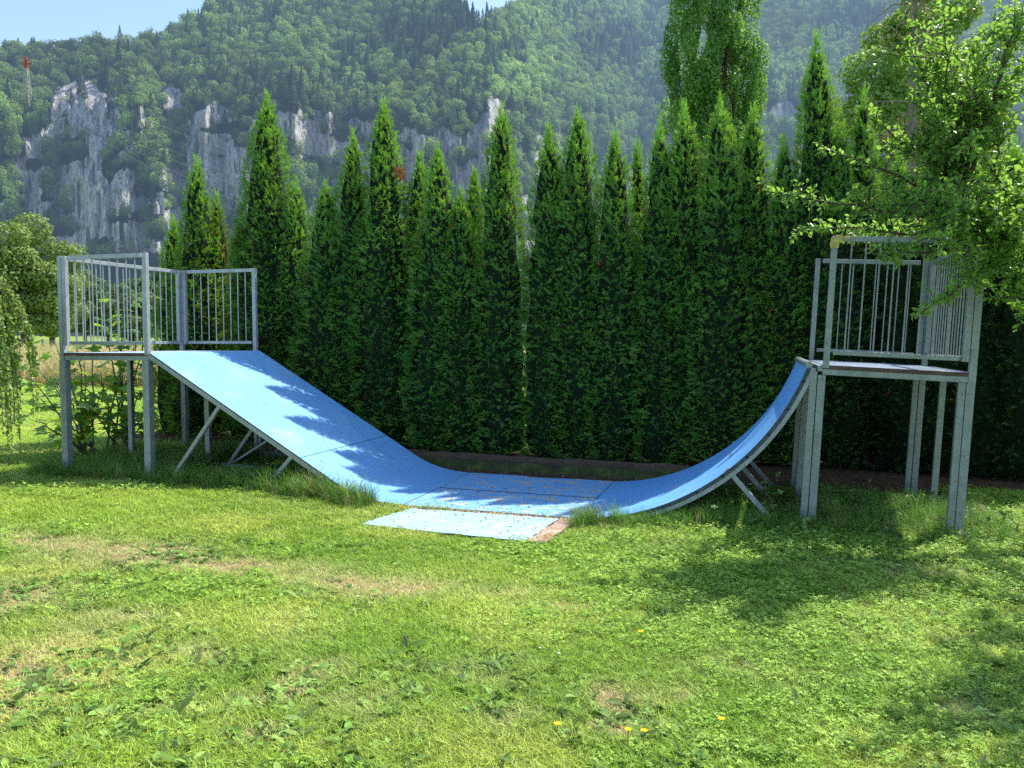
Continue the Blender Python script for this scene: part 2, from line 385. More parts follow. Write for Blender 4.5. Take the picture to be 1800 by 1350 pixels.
# ------------------------------------------------------------------ scatter through geometry nodes (only for uncountable stuff)
def collection(name, objs):
    c = bpy.data.collections.new(name)
    for o in objs: c.objects.link(o)
    return c
def scatter(name, pos, rot, scl, idx, col, coll, label, cat, smat=None):
    me = bpy.data.meshes.new(name); n = len(pos); me.vertices.add(n)
    me.vertices.foreach_set('co', np.asarray(pos, np.float32).ravel())
    def at_(nm, ty, dat, fld='value'):
        a = me.attributes.new(nm, ty, 'POINT'); a.data.foreach_set(fld, dat)
    at_('rot', 'FLOAT_VECTOR', np.asarray(rot, np.float32).ravel(), 'vector')
    at_('scl', 'FLOAT_VECTOR', np.asarray(scl, np.float32).ravel(), 'vector')
    at_('pick', 'INT', np.asarray(idx, np.int32))
    cc = np.ones((n, 4), np.float32); cc[:, :3] = col; at_('col', 'FLOAT_COLOR', cc.ravel(), 'color')
    ng = bpy.data.node_groups.new(name+'_nodes', 'GeometryNodeTree')
    ng.interface.new_socket('Geometry', in_out='INPUT', socket_type='NodeSocketGeometry')
    ng.interface.new_socket('Geometry', in_out='OUTPUT', socket_type='NodeSocketGeometry')
    nd = ng.nodes.new; gi = nd('NodeGroupInput'); go = nd('NodeGroupOutput')
    ci = nd('GeometryNodeCollectionInfo'); ci.inputs['Collection'].default_value = coll
    ci.inputs['Separate Children'].default_value = True; ci.inputs['Reset Children'].default_value = True
    ip = nd('GeometryNodeInstanceOnPoints'); ip.inputs['Pick Instance'].default_value = True
    ng.links.new(gi.outputs[0], ip.inputs['Points']); ng.links.new(ci.outputs[0], ip.inputs['Instance'])
    for nm, dt, sk in (('rot', 'FLOAT_VECTOR', 'Rotation'), ('scl', 'FLOAT_VECTOR', 'Scale'), ('pick', 'INT', 'Instance Index')):
        na = nd('GeometryNodeInputNamedAttribute'); na.data_type = dt; na.inputs[0].default_value = nm
        out = [q for q in na.outputs if q.enabled and q.name == 'Attribute'][0]
        ng.links.new(out, ip.inputs[sk])
    ng.links.new(ip.outputs[0], go.inputs[0])
    o = bpy.data.objects.new(name, me); C.objects.link(o)
    md = o.modifiers.new('scatter', 'NODES'); md.node_group = ng
    prop(o, label, cat, kind='stuff'); return o

def tuft(seed, n, h0, h1, spread, w, lean=.5):
    r = np.random.default_rng(seed); V = []; Fq = []; T = []
    for i in range(n):
        a = r.uniform(0, 2*PI); rr = spread*math.sqrt(r.uniform()); b = np.array([rr*math.cos(a), rr*math.sin(a), -.004])
        h = r.uniform(h0, h1); da = r.uniform(0, 2*PI); ln = h*lean*r.uniform(.3, 1.3)
        d = np.array([math.cos(da), math.sin(da), 0]); sd = np.array([-d[1], d[0], 0])*w*r.uniform(.7, 1.2)*.5
        m = b+d*ln*.35+np.array([0, 0, h*.6]); t = b+d*ln+np.array([0, 0, h*.93])
        k = len(V); V += [b-sd, b+sd, m+sd*.85, m-sd*.85, t+sd*.1, t-sd*.1]; Fq += [(k, k+1, k+2, k+3), (k+3, k+2, k+4, k+5)]
        tt = r.uniform(0, 1); T += [tt*.5]*2+[tt]*4
    return np.array(V), np.array(Fq), np.array(T)
def clover(seed, n=9):
    r = np.random.default_rng(seed); V = []; Fq = []; T = []
    for i in range(n):
        c = np.array([r.uniform(-.04, .04), r.uniform(-.04, .04), r.uniform(.012, .035)]); a0 = r.uniform(0, 2*PI); L = r.uniform(.005, .009); tt = r.uniform(0, 1)
        tl = r.normal(0, .25, 2)
        for j in range(3):
            a = a0+j*2.094; d = np.array([math.cos(a), math.sin(a), 0]); p = np.array([-d[1], d[0], 0])
            pts = [c, c+d*L*.7-p*L*.5, c+d*L*1.15, c+d*L*.7+p*L*.5]
            k = len(V); V += [q+np.array([0, 0, (q[0]-c[0])*tl[0]+(q[1]-c[1])*tl[1]]) for q in pts]; Fq.append((k, k+1, k+2, k+3)); T += [tt]*4
    return np.array(V), np.array(Fq), np.array(T)
def rosette(seed, n=8, L0=.045, L1=.10, w=.3):
    r = np.random.default_rng(seed); V = []; Fq = []; T = []
    for i in range(n):
        a = i*2.4+r.uniform(-.4, .4); L = r.uniform(L0, L1); d = np.array([math.cos(a), math.sin(a), 0]); p = np.array([-d[1], d[0], 0]); hz = r.uniform(.02, .42); tt = r.uniform(0, 1)
        prof = [(0, .12, 0), (.35, 1., .30), (.72, .85, .42), (1, .08, .30)]
        k = len(V)
        for t, ww, zz in prof:
            for sg in (-1, 0, 1): V.append(d*L*t+p*(sg*L*w*ww*.5)+np.array([0, 0, .006+L*hz*zz+(abs(sg)*L*w*ww*.12)])); T.append(tt)
        for q in range(3):
            for c in range(2): b = k+q*3+c; Fq.append((b, b+1, b+4, b+3))
    return np.array(V), np.array(Fq), np.array(T)
def protos(name, data, mat):
    L = []
    for i, (v, f, t) in enumerate(data):
        L.append(npmesh('%s_%02d' % (name, i), v, f, mat, tint=t, link=False))
    return collection(name+'_set', L)
C_short = protos('short_tuft', [tuft(10+i, 24, .018, .042, .05, .0032, 1.35) for i in range(6)], M['grass'])
C_clover = protos('clover_patch', [clover(30+i, 20) for i in range(4)], M['weed'])
C_weed = protos('rosette', [rosette(50, 7, .02, .055, .5), rosette(51, 9, .015, .05, .6), rosette(52, 5, .03, .085, .3), rosette(53, 8, .015, .04, .7)], M['weed'])
C_long = protos('long_tuft', [tuft(70+i, 26, .14, .42, .09, .0055, .75) for i in range(4)]+[tuft(80+i, 16, .08, .25, .08, .006, 1.1) for i in range(2)], M['grass'])

SLAB = [ground_at(*q, -.10)[:2] for q in [(632, 926), (722, 898), (1014, 919), (958, 961)]]
def inpoly(x, y, P, grow=0):
    c = np.mean(P, axis=0); ins = np.ones(len(x), bool)
    for i in range(len(P)):
        a = P[i]; b = P[(i+1) % len(P)]; s_ = (b[0]-a[0])*(c[1]-a[1])-(b[1]-a[1])*(c[0]-a[0])
        L = math.hypot(b[0]-a[0], b[1]-a[1]); d = ((b[0]-a[0])*(y-a[1])-(b[1]-a[1])*(x-a[0]))/L*np.sign(s_)
        ins &= d > -grow
    return ins
def allowed(x, y, m=0.0):
    u, v = uv(x, y)
    on_flat = (u > 2.55) & (u < 5.1) & (v > -.02-m) & (v < 2.5)
    under = (u > -.3) & (u < 8.3) & (v > .42) & (v < 3.4)
    return ~(on_flat | under | inpoly(x, y, SLAB, -.025))
def tilt_rot(n, amt=.15, r=rng):
    return np.stack([r.normal(0, amt, n), r.normal(0, amt, n), r.uniform(0, 2*PI, n)], 1)
def lawn_points(y0, y1, dens):
    n = int(dens*(y1-y0)*(2*(.70*y1+.9)))
    x = rng.uniform(-(.70*y1+.9), .70*y1+.9, n); y = rng.uniform(y0, y1, n)
    k = np.abs(x) < .70*y+.9; x, y = x[k], y[k]; k = allowed(x, y); return x[k], y[k]
G_A, G_B, G_DRY, G_YEL = np.array([.21, .40, .035]), np.array([.54, .67, .10]), np.array([.84, .70, .40]), np.array([.70, .72, .17])
def grass_col(x, y, r=rng):
    n = len(x); big = fbm(x*.8, y*.8, 33)[:, None]; fine = r.uniform(0, 1, (n, 1))
    c = G_A+(G_B-G_A)*np.clip(.25+.9*(big-.3)+.55*(fine-.5), 0, 1)
    d = dryness(x, y)[:, None]
    yel = sstep(.5, .72, fbm(x*1.3+9, y*1.3, 41))[:, None]*.5
    c = c*(1-yel)+G_YEL*yel
    k = np.clip(d*1.05+.25*(r.uniform(0, 1, (n, 1)) < .12), 0, 1)*(r.uniform(.35, 1, (n, 1)))
    return c*(1-k)+G_DRY*k
P_, R_, S_, I_, K_ = [], [], [], [], []
for y0, y1, dens, sc0 in ((2.3, 4.2, 2000, .95), (4.2, 6.2, 1100, 1.15), (6.2, 9, 620, 1.4), (9, 13, 300, 1.9)):
    x, y = lawn_points(y0, y1, dens); d = dryness(x, y); k = rng.uniform(0, 1, len(x)) > (.55*np.clip(d, 0, 1)**1.5); x, y, d = x[k], y[k], d[k]; n = len(x)
    sz = sc0*rng.uniform(.7, 1.25, n)*(1-.35*np.clip(d, 0, 1))
    P_.append(np.stack([x, y, gz(x, y)], 1)); R_.append(tilt_rot(n)); S_.append(np.stack([sz, sz, sz*rng.uniform(.5, .9, n)/sc0**.5], 1)); I_.append(rng.integers(0, 6, n)); K_.append(grass_col(x, y))
scatter('lawn_grass', np.concatenate(P_), np.concatenate(R_), np.concatenate(S_), np.concatenate(I_), np.concatenate(K_), C_short,
        'short mown green lawn with straw coloured dry patches', 'grass')
# clover cover, strongest right of centre
x, y = lawn_points(2.3, 8.5, 900)
w = sstep(.42, .62, fbm(x*1.1, y*1.1, 61)+.22*sstep(-.2, 1.5, x)*(y > 3)-.1*(x < 0)); k = (rng.uniform(0, 1, len(x)) < w*.30*(1-np.clip(dryness(x, y)*1.3, 0, 1))*np.clip(5/y, .3, 1)); x, y = x[k], y[k]; n = len(x)
col = np.array([.17, .34, .040])+(np.array([.44, .62, .11])-np.array([.17, .34, .040]))*rng.uniform(0, 1, (n, 1))
sz = rng.uniform(.8, 1.3, n)*np.clip(y/4, 1, 1.5)
scatter('clover', np.stack([x, y, gz(x, y)+.008], 1), tilt_rot(n, .1), np.stack([sz]*3, 1), rng.integers(0, 4, n), col, C_clover,
        'low clover leaves spread through the lawn', 'clover')
# broad leaved weeds in the near lawn
x, y = lawn_points(2.4, 6.5, 260)
w = sstep(.5, .68, fbm(x*1.6+4, y*1.6, 71)+.16*sstep(4.6, 3.0, y)); k = rng.uniform(0, 1, len(x)) < w*.8+.06; x, y = x[k], y[k]; n = len(x)
col = np.array([.12, .25, .035])+(np.array([.32, .48, .12])-np.array([.12, .25, .035]))*rng.uniform(0, 1, (n, 1)); sz = rng.uniform(.5, 1.25, n)
scatter('broadleaf_weeds', np.stack([x, y, gz(x, y)+.006], 1), tilt_rot(n, .28), np.stack([sz]*3, 1), rng.integers(0, 4, n), col, C_weed,
        'dandelion and plantain rosettes in the near lawn', 'weeds')
# tall uncut grass round the steel legs
def strip(n, f):
    u = rng.uniform(-1.7, 8.4, n); v = rng.uniform(-.75, 2.6, n); k = rng.uniform(0, 1, n) < f(u, v); return u[k], v[k]
def tallf(u, v):
    left = (u < 2.75)*sstep(-.42, -.1, v-.14*np.sin(u*5)*0)*sstep(2.4, 1.0, v)*sstep(-1.75, -1.2, u)*(1-.75*sstep(.5, 1.1, v)*sstep(-.2, .3, u))
    fr_l = ((u > .4) & (u < 2.95))*np.exp(-((v+.10)/.16)**2)*(1.0+1.2*(u > 1.9))
    fr_r = ((u > 4.75) & (u < 6.0))*np.exp(-((v+.13)/.17)**2)*1.3
    right = sstep(5.7, 6.1, u)*sstep(-.62, -.25, v)*sstep(1.9, .6, v)*.9
    bare = 1-.92*sstep(.12, .3, v)*(((u > .12) & (u < 2.6)) | ((u > 5.0) & (u < 6.75)))-.6*sstep(.9, 1.3, v)*(u > 6.7)
    return np.clip(left*.8+fr_l+fr_r+right, 0, 1)*(.3+fbm(u*2.2, v*2.2, 81))*bare
u, v = strip(24000, tallf)
k = ~((u > 2.75) & (u < 4.75)) & ~((u > 4.6) & (u < 5.6) & (v > -.03)) & ~((u > 1.9) & (u < 2.9) & (v > -.03)); u, v = u[k], v[k]
x = OX+u*ct-v*st; y = OY+u*st+v*ct; n = len(x)
hs = .35+.75*fbm(u*1.8, v*1.8, 85)*rng.uniform(.6, 1.2, n); hs *= .78*np.where((u > 2.2) & (u < 5.3), .85, 1)*np.where((u > 1.7) & (u < 2.95), 1.2, 1)*np.where(v < -.28, .6, 1)*np.where((u > 5.3) & (v < .1), .75, 1)
col = np.array([.08, .22, .03])+(np.array([.24, .42, .07])-np.array([.08, .22, .03]))*rng.uniform(0, 1, (n, 1)); dk = (rng.uniform(0, 1, (n, 1)) < .10); col = np.where(dk, np.array([.42, .36, .17]), col)
scatter('tall_grass', np.stack([x, y, gz(x, y)], 1), tilt_rot(n, .2), np.stack([hs*rng.uniform(.8, 1.2, n), hs, hs], 1), rng.integers(0, 6, n), col, C_long,
        'tall uncut grass growing round the steel legs of the ramps', 'grass')
# leafy weeds under the right deck
u, v = strip(6500, lambda u, v: (u > 6.0)*sstep(-.6, -.2, v)*sstep(2.0, .8, v)); x = OX+u*ct-v*st; y = OY+u*st+v*ct; n = len(x); sz = rng.uniform(.5, 1.1, n)
col = np.array([.09, .20, .04])+(np.array([.22, .36, .09])-np.array([.09, .20, .04]))*rng.uniform(0, 1, (n, 1))
scatter('undergrowth', np.stack([x, y, gz(x, y)+rng.uniform(0, .26, n)*rng.uniform(0, 1, n)], 1), tilt_rot(n, .55), np.stack([sz]*3, 1), rng.integers(0, 4, n), col, C_weed,
        'leafy weeds growing under the right hand deck', 'weeds')
# distant meadow: blond uncut strip and lawn beyond the fig
n = 9000; y = 24+26*rng.uniform(0, 1, n)**.8; x = rng.uniform(-.75, -.2, n)*y; sz = rng.uniform(1.0, 1.8, n)*1.5
col = np.array([.36, .34, .12])+(np.array([.58, .50, .24])-np.array([.36, .34, .12]))*rng.uniform(0, 1, (n, 1))
scatter('meadow_grass', np.stack([x, y, gz(x, y)], 1), tilt_rot(n, .15), np.stack([sz*1.6, sz*1.6, sz], 1), rng.integers(0, 4, n), col, C_long,
        'blond uncut hay meadow strip beyond the fig bush', 'grass')
n = 9000; y = rng.uniform(11.5, 24, n); x = rng.uniform(-.75, -.22, n)*y; sz = 2.6*rng.uniform(.7, 1.2, n)
scatter('meadow_lawn', np.stack([x, y, gz(x, y)], 1), tilt_rot(n, .15), np.stack([sz, sz, sz*.6], 1), rng.integers(0, 6, n), grass_col(x, y)*1.1, C_short,
        'mown grass behind the left hand deck', 'grass')
# litter: chips and dry leaves along the flat panels and on the bed
fl = []
for i in range(3):
    r = np.random.default_rng(90+i); a = .5+.2*i
    fl.append((np.array([[-.5, -.12*a, 0], [0, -.35*a, .08], [.5, 0, .02], [0, .3*a, .12]])*.03, np.array([[0, 1, 2, 3]]), np.array([.2, .5, .9, .6])))
C_lit = protos('dry_leaf', fl, M['litter'])
def litter(n):
    P = []
    k = n//5*2; u = rng.uniform(2.9, 4.95, k); v = rng.normal(-.10, .06, k); P.append((u, v, -.088+rng.uniform(0, .012, k)))
    k = n//5*2; u = rng.uniform(1.9, 6.2, k); v = rng.uniform(2.06, 2.75, k); P.append((u, v, np.full(k, .0)))
    k = n//5; u = rng.uniform(3.0, 5.0, k); v = rng.uniform(.0, 2.0, k)**1.3*.8; P.append((u[::4], v[::4], np.full(len(u[::4]), -.072)))
    a, b = rng.uniform(0, 1, (2, 300)); b = np.where(rng.uniform(0, 1, 300) < .6, b**.35, b); a_, b_, c_, d_ = SLAB
    q = (a_[None]*(1-a)[:, None]+d_[None]*a[:, None])*(1-b)[:, None]+(b_[None]*(1-a)[:, None]+c_[None]*a[:, None])*b[:, None]; uu, vv = uv(q[:, 0], q[:, 1]); P.append((uu, vv, np.full(300, -.066)))
    return [np.concatenate(q) for q in zip(*P)]
u, v, z = litter(9000); x = OX+u*ct-v*st; y = OY+u*st+v*ct
z = np.where(v > 2.06, gz(x, y)+.012, z); n = len(u); pick = rng.uniform(0, 1, (n, 1))
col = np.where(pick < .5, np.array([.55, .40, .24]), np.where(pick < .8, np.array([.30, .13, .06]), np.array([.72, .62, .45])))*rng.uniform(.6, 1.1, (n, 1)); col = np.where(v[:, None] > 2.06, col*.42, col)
sz = rng.uniform(.4, 1.2, n)
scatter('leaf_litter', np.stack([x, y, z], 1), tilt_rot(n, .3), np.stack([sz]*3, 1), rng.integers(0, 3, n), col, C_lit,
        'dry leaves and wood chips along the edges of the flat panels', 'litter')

# ------------------------------------------------------------------ skate ramps
def loc(side, U, v, z):
    """from the level ramp frame into the slightly leaning frame of one ramp"""
    if side == 'L': return (U*math.cos(TL)-z*math.sin(TL), v, U*math.sin(TL)+z*math.cos(TL))
    a, b = U-LEN, z-ZGR
    return (a*math.cos(TR)-b*math.sin(TR), v, a*math.sin(TR)+b*math.cos(TR))
def profL():
    P = []
    for i in range(15): u = 1.85*i/14; P.append((u, ZL-.003-.570*u))
    # blend slope into the flat
    for i in range(1, 7): u = 1.85+.45*i/6; P.append((u, ZL-.003-.570*u))
    u0, z0, u1, z1 = 2.30, ZL-.003-.570*2.30, 3.0, -.075
    for i in range(1, 15):
        t = i/14; m0 = -.570*(u1-u0)*.9; h = (2*t**3-3*t*t+1)*z0+(t**3-2*t*t+t)*m0+(-2*t**3+3*t*t)*z1
        P.append((u0+(u1-u0)*t, h))
    return P
RQ, U0Q = 2.19, 4.70
def profR():
    P = [(4.78, -.078)]; a1 = math.asin((6.765-U0Q)/RQ)
    for i in range(1, 41):
        a = a1*i/40
        P.append((max(U0Q+RQ*math.sin(a), 4.80+.001*i), -.078+RQ*(1-math.cos(a))))
    return P
def sheet(side, prof, v0, v1, t, off=0.0, nv=1):
    """curved board following a profile, thickness t below, offset off below the surface"""
    mb = MB(); n = len(prof)
    def nrm(i):
        a = prof[max(i-1, 0)]; b = prof[min(i+1, n-1)]; d = Vector((b[0]-a[0], b[1]-a[1])).normalized(); return Vector((-d.y, d.x))
    rows = []
    for i, (u, z) in enumerate(prof):
        q = nrm(i); rows.append((u-q.x*off, z-q.y*off, u-q.x*(off+t), z-q.y*(off+t)))
    vs = []
    for a in rows: vs += [loc(side, a[0], v0, a[1]), loc(side, a[0], v1, a[1]), loc(side, a[2], v0, a[3]), loc(side, a[2], v1, a[3])]
    b = len(mb.v); mb.v += vs
    for i in range(n-1):
        k = b+4*i
        mb.f += [(k, k+4, k+5, k+1), (k+2, k+3, k+7, k+6), (k, k+2, k+6, k+4), (k+1, k+5, k+7, k+3)]; mb.m += [0, 1, 1, 1]
    mb.f += [(b, b+1, b+3, b+2), (b+4*n-4, b+4*n-2, b+4*n-1, b+4*n-3)]; mb.m += [1, 1]
    return mb
def rail_panel(mb_post, mb_rail, bars, p, q, z0, z1, nb, w=.045, post0=True, post1=True, gap=.105, mk='steel_pale'):
    """guard panel between two floor points p,q; bars list receives (a,b) pairs"""
    p = Vector(p); q = Vector(q); d = (q-p).normalized(); sd = Vector((-d.y, d.x, 0))
    Z = lambda v, z: (v.x, v.y, z)
    for zz, hh in ((z1-w/2, w), (z0+gap, w*.85)):
        m_ = MB(); m_.bar(Z(p+d*w/2, zz), Z(q-d*w/2, zz), w-.005, hh, side=sd); m_.build('guard_rail', M[mk], mb_rail, .003)
    for i in range(nb):
        c = p+(q-p)*((i+1)/(nb+1)); bars.append((Z(c, z0+gap+w*.4), Z(c, z1-w)))
def deck(side, x0, x1, zt, root, dm='deck', sm='steel'):
    lip = -.0
    mb = MB(); mb.box((x0, 0.012, zt-.034), (x1, WID-.012, zt-.004)); o = mb.build('deck_board', [M[dm]], root)
    for va, vb in ((-.003, .011), (WID-.011, WID+.003)):
        mb = MB(); mb.box((x0, va, zt-.036), (x1, vb, zt-.006)); mb.build('deck_edge', [M['ply_red']], root)
    h = .05
    for v in (.025, WID/2, WID-.025): mb = MB(); mb.bar((x0, v, zt-.063), (x1, v, zt-.063), .05, h); mb.build('deck_beam', M[sm], root, .003)
    for x in (x0+.025, x1-.025): mb = MB(); mb.bar((x, .05, zt-.064), (x, WID-.05, zt-.064), .05, h-.004); mb.build('deck_beam', M[sm], root, .003)
def guard(name_side, root, xo, xi, zt, mk='steel_pale'):
    """three guard panels: front, outer side, back; xo = outer x, xi = ramp edge x"""
    w = .05; z0, z1 = zt, zt+RAIL; bars = []
    rails = root; s_ = 1 if xi > xo else -1
    for v in (0.02, WID-.02):
        mb = MB(); mb.bar((xi-s_*.03, v, zt-.03), (xi-s_*.03, v, z1), w, w, side=(0, 1, 0)); mb.build('guard_post', M[mk], root, .003)
        mb = MB(); mb.bar((xo+s_*.005, v, zt-.10), (xo+s_*.005, v, z1), w*1.1, w*1.1, side=(0, 1, 0)); mb.build('guard_post', M[mk], root, .003)
        mb = MB(); mb.bar((xo+s_*.062, v, z0+.08), (xo+s_*.062, v, z1-.003), w, w, side=(0, 1, 0)); mb.build('guard_post', M[mk], root, .003)
        rail_panel(None, rails, bars, (xo+s_*.09, v, 0), (xi-s_*.055, v, 0), z0, z1, 8, mk=mk)
    # outer side
    for v in (.08, WID-.08): mb = MB(); mb.bar((xo+s_*.002, v, z0+.08), (xo+s_*.002, v, z1-.003), w*.9, w*.9, side=(0, 1, 0)); mb.build('guard_post', M[mk], root, .003)
    rail_panel(None, rails, bars, (xo+s_*.002, .10, 0), (xo+s_*.002, WID-.10, 0), z0, z1, 16, mk=mk)
    
    for a, b in bars:
        mb = MB(); mb.tube([a, b], .0065, 8); mb.build('guard_bar', M[mk], root, smooth=False)

# left bank ramp
rl = empty('bank_ramp', W(0, 0, 0), (0, TL, TH))
prop(rl, 'straight sloping blue bank ramp with railed steel deck at its left end', 'skate ramp')
PL = profL(); i1 = 14
sheet('L', PL[:i1+1], 0, WID, .013).build('ramp_board', [M['blue'], M['ply_edge']], rl)['label'] = 'upper straight blue board'
low = PL[i1:]; low = [(low[0][0]+.006, low[0][1]-.004)]+low[1:]
sheet('L', low, 0, WID, .013).build('ramp_board', [M['blue'], M['ply_edge']], rl)['label'] = 'lower curved blue board'
for v in (.03, WID/2, WID-.03):
    sheet('L', PL[:25], v-.025, v+.025, .048, .016).build('ramp_stringer', [M['steel'], M['steel']], rl)
for u in (1.22, 1.33, .15): mb = MB(); z = ZL-.570*u-.047; mb.tube([loc('L', u, .004, z), loc('L', u, -.004, z)], .009, 8); mb.build('bolt', M['steel_pale'], rl)
deck('L', -AL, -.004, ZL, rl)
for (u, v, w) in ((-AL+.02, .02, .082), (-.035, .02, .082), (-AL+.02, WID/2, .06), (-AL+.02, WID-.02, .07), (-.04, WID-.02, .05), (.035, WID-.04, .045), (-.03, WID/2, .065)):
    mb = MB(); mb.bar((u, v, -.12), (u, v, ZL-.09), w, w, side=(0, 1, 0)); mb.build('leg', M['steel'], rl, .004)
guard('L', rl, -AL, 0, ZL)
def strut(a, b, root, side, w=.045):
    mb = MB(); mb.bar(loc(side, *a), loc(side, *b), w, w*.9, side=(0, 1, 0)); mb.build('strut', M['steel'], root, .003)
for v in (.03, WID/2, WID-.03):
    strut((.19, v, -.05), (.87, v, .84), rl, 'L'); 
    strut((1.36, v, -.08), (1.74, v, .34), rl, 'L')
strut((.22, WID/2, .0), (1.25, WID/2, .62), rl, 'L', .03)
for v in (WID/2, WID-.03): mb = MB(); mb.bar(loc('L', .05, v, .03), loc('L', 2.4, v, -.06), .04, .04); mb.build('ground_rail', M['steel'], rl, .003)
mb = MB(); mb.bar(loc('L', 1.36, .05, -.03), loc('L', 1.36, WID, -.03), .036, .036, side=(1, 0, 0)); mb.build('ground_rail', M['steel'], rl, .003)

# right quarter pipe
rr = empty('quarter_pipe', W(LEN, 0, ZGR), (0, TR, TH))
prop(rr, 'curved blue quarter pipe with railed steel deck, leaning slightly, at the right end', 'skate ramp')
PR = profR()
sheet('R', PR, 0, WID, .012).build('ramp_board', [M['blue_q'], M['batten']], rr, smooth=False)
sheet('R', PR[4:], 0.004, WID-.004, .022, .013).build('under_layer', [M['batten'], M['batten']], rr)
for v in (.03, WID/2, WID-.03):
    sheet('R', PR[3:], v-.026, v+.026, .036, .037).build('ramp_stringer', [M['steel_shaded'], M['steel']], rr)
for k in range(6, 40, 4):
    (ua, za), (ub, zb) = PR[k], PR[k+1]; d = Vector((ub-ua, zb-za)).normalized(); nx, nz = d.y, -d.x
    v = -.002; mb = MB(); mb.bar(loc('R', ua+nx*.010, v, za+nz*.010), loc('R', ua+nx*.036, v, za+nz*.036), .006, .012); mb.build('batten_joint', M['rubber'], rr)
mb = MB(); c = loc('R', 6.775, 0, 1.392); mb.tube([(c[0], -.02, c[2]), (c[0], WID+.02, c[2])], .030, 16); o = mb.build('coping', M['steel_shaded'], rr)
deck('R', .065, AR, ZR, rr, 'deck_dull', 'steel_shaded')
mb = MB(); mb.bar((.045, .0, ZR-.035), (.045, WID, ZR-.035), .04, .05, side=(1, 0, 0)); mb.build('deck_nosing', M['steel_shaded'], rr, .003)
for (u, v, w) in ((-.005, .02, .058), (.062, .02, .062), (-.005, WID/2, .055), (-.005, WID-.03, .055), (.06, WID-.03, .05), (AR-.075, .02, .055), (AR-.012, .02, .064),
                  (AR-.015, WID/2, .055), (AR-.075, WID-.03, .055), (AR-.012, WID-.03, .06)):
    mb = MB(); mb.bar((u, v, -.14), (u, v, ZR-.09 if u > .01 else ZR-.06), w, w, side=(0, 1, 0)); mb.build('leg', M['steel_shaded'], rr, .004)
guard('R', rr, AR, .06, ZR, 'steel_shaded')
for v in (.03, WID/2, WID-.03): strut((6.12, v, .455), (6.60, v, -.08), rr, 'R', .046)
for v in (.5, WID-.03): mb = MB(); mb.bar(loc('R', 5.5, v, -.02), loc('R', 6.75, v, -.02), .04, .04); mb.build('ground_rail', M['steel_shaded'], rr, .003)
# yellow tape wound round the corner of the guard
mb = MB(); px_ = .09; zt_ = ZR+RAIL
r2 = np.random.default_rng(3)
for k in range(5):
    a = .029+r2.uniform(0, .005); z_ = zt_-.012-.017*k
    mb.bar((px_+r2.uniform(-.002, .002), .02, z_), (px_+r2.uniform(-.003, .003), .02, z_-.021), 2*a, 2*a+r2.uniform(0, .006))
for k in range(3):
    a = .029+r2.uniform(0, .005); x_ = px_+.018*k
    mb.bar((x_, .02, zt_-.022+r2.uniform(-.003, .003)), (x_+.021, .02, zt_-.022), 2*a, 2*a)
mb.bar((px_+.07, -.012, zt_-.012), (px_+.11, -.016, zt_-.008), .004, .025); mb.bar((px_+.05, -.012, zt_-.045), (px_+.075, -.016, zt_-.06), .004, .025)
tp = mb.build('corner_tape', M['tape'], rr, .006); tp['label'] = 'crumpled yellow tape round the front corner of the railing'
# (two small bolts)
for x_, z_ in ((AR-.012, ZR-.18), (AR-.012, ZR+.18), (.062, ZR-.13), (AR-.06, ZR-.18)): mb = MB(); mb.tube([(x_, -.008, z_), (x_, -.020, z_)], .010, 8); mb.build('bolt', M['steel_shaded'], rr)

# flat bottom panels and the loose board in the lawn
def local_box(name, u0, u1, v0, v1, zt, th_, mats, label, cat, rot=0, parent=None):
    mb = MB(); w_, d_ = u1-u0, v1-v0
    mb.add([(0, 0, -th_), (w_, 0, -th_), (w_, d_, -th_), (0, d_, -th_), (0, 0, 0), (w_, 0, 0), (w_, d_, 0), (0, d_, 0)],
           [(4, 5, 6, 7)], 0); mb.add(mb.v[:8], [(3, 2, 1, 0), (0, 1, 5, 4), (1, 2, 6, 5), (2, 3, 7, 6), (3, 0, 4, 7)], 1)
    o = mb.build(name, mats); o.location = W(u0, v0, zt); o.rotation_euler = (0, 0, TH+rot); prop(o, label, cat); return o
local_box('flat_panel', 3.006, 4.776, 0.0, .985, -.078, .045, [M['blue_flat'], M['ply_edge']], 'front flat blue panel between the two ramps, mostly in sun', 'ramp panel', .001)
local_box('flat_panel', 3.008, 4.774, 1.0, 2.05, -.074, .045, [M['blue_flat'], M['ply_edge']], 'rear flat blue panel between the two ramps, in hedge shade', 'ramp panel', 0)
mb = MB(); c0 = np.mean(SLAB, axis=0); S4 = [SLAB[0], SLAB[1], SLAB[2], SLAB[3]]
def lerp(a, b, t): return a+(b-a)*t
tR = .90
A_, B_, Cc, D_ = SLAB; B2 = lerp(B_, Cc, tR); D2 = lerp(A_, D_, tR)
def slabmesh(name, pts, zt, zb, mats, label, cat, sub=1):
    rj = np.random.default_rng(len(label)); q = []
    for a, b in zip(pts, pts[1:]+pts[:1]):
        L = np.linalg.norm(b-a); m = max(2, int(L/.06)); nn_ = np.array([-(b-a)[1], (b-a)[0]])/L
        for k in range(m): q.append(a+(b-a)*k/m+nn_*(rj.normal(0, .006) if k else 0))
    pts = q
    c = np.mean(pts, axis=0); mb = MB(); lo = [(p[0]-c[0], p[1]-c[1], zb-zt) for p in pts]; hi = [(p[0]-c[0], p[1]-c[1], 0) for p in pts]
    n = len(pts); mb.add(lo+hi, [tuple(range(n, 2*n))], 0); b = 0
    mb.f += [tuple((i, (i+1) % n, n+(i+1) % n, n+i)) for i in range(n)]; mb.m += [1]*n
    o = mb.build(name, mats); o.location = (c[0], c[1], zt); prop(o, label, cat); return o
order = lambda P: P if np.cross(P[1]-P[0], P[2]-P[1]) > 0 else P[::-1]
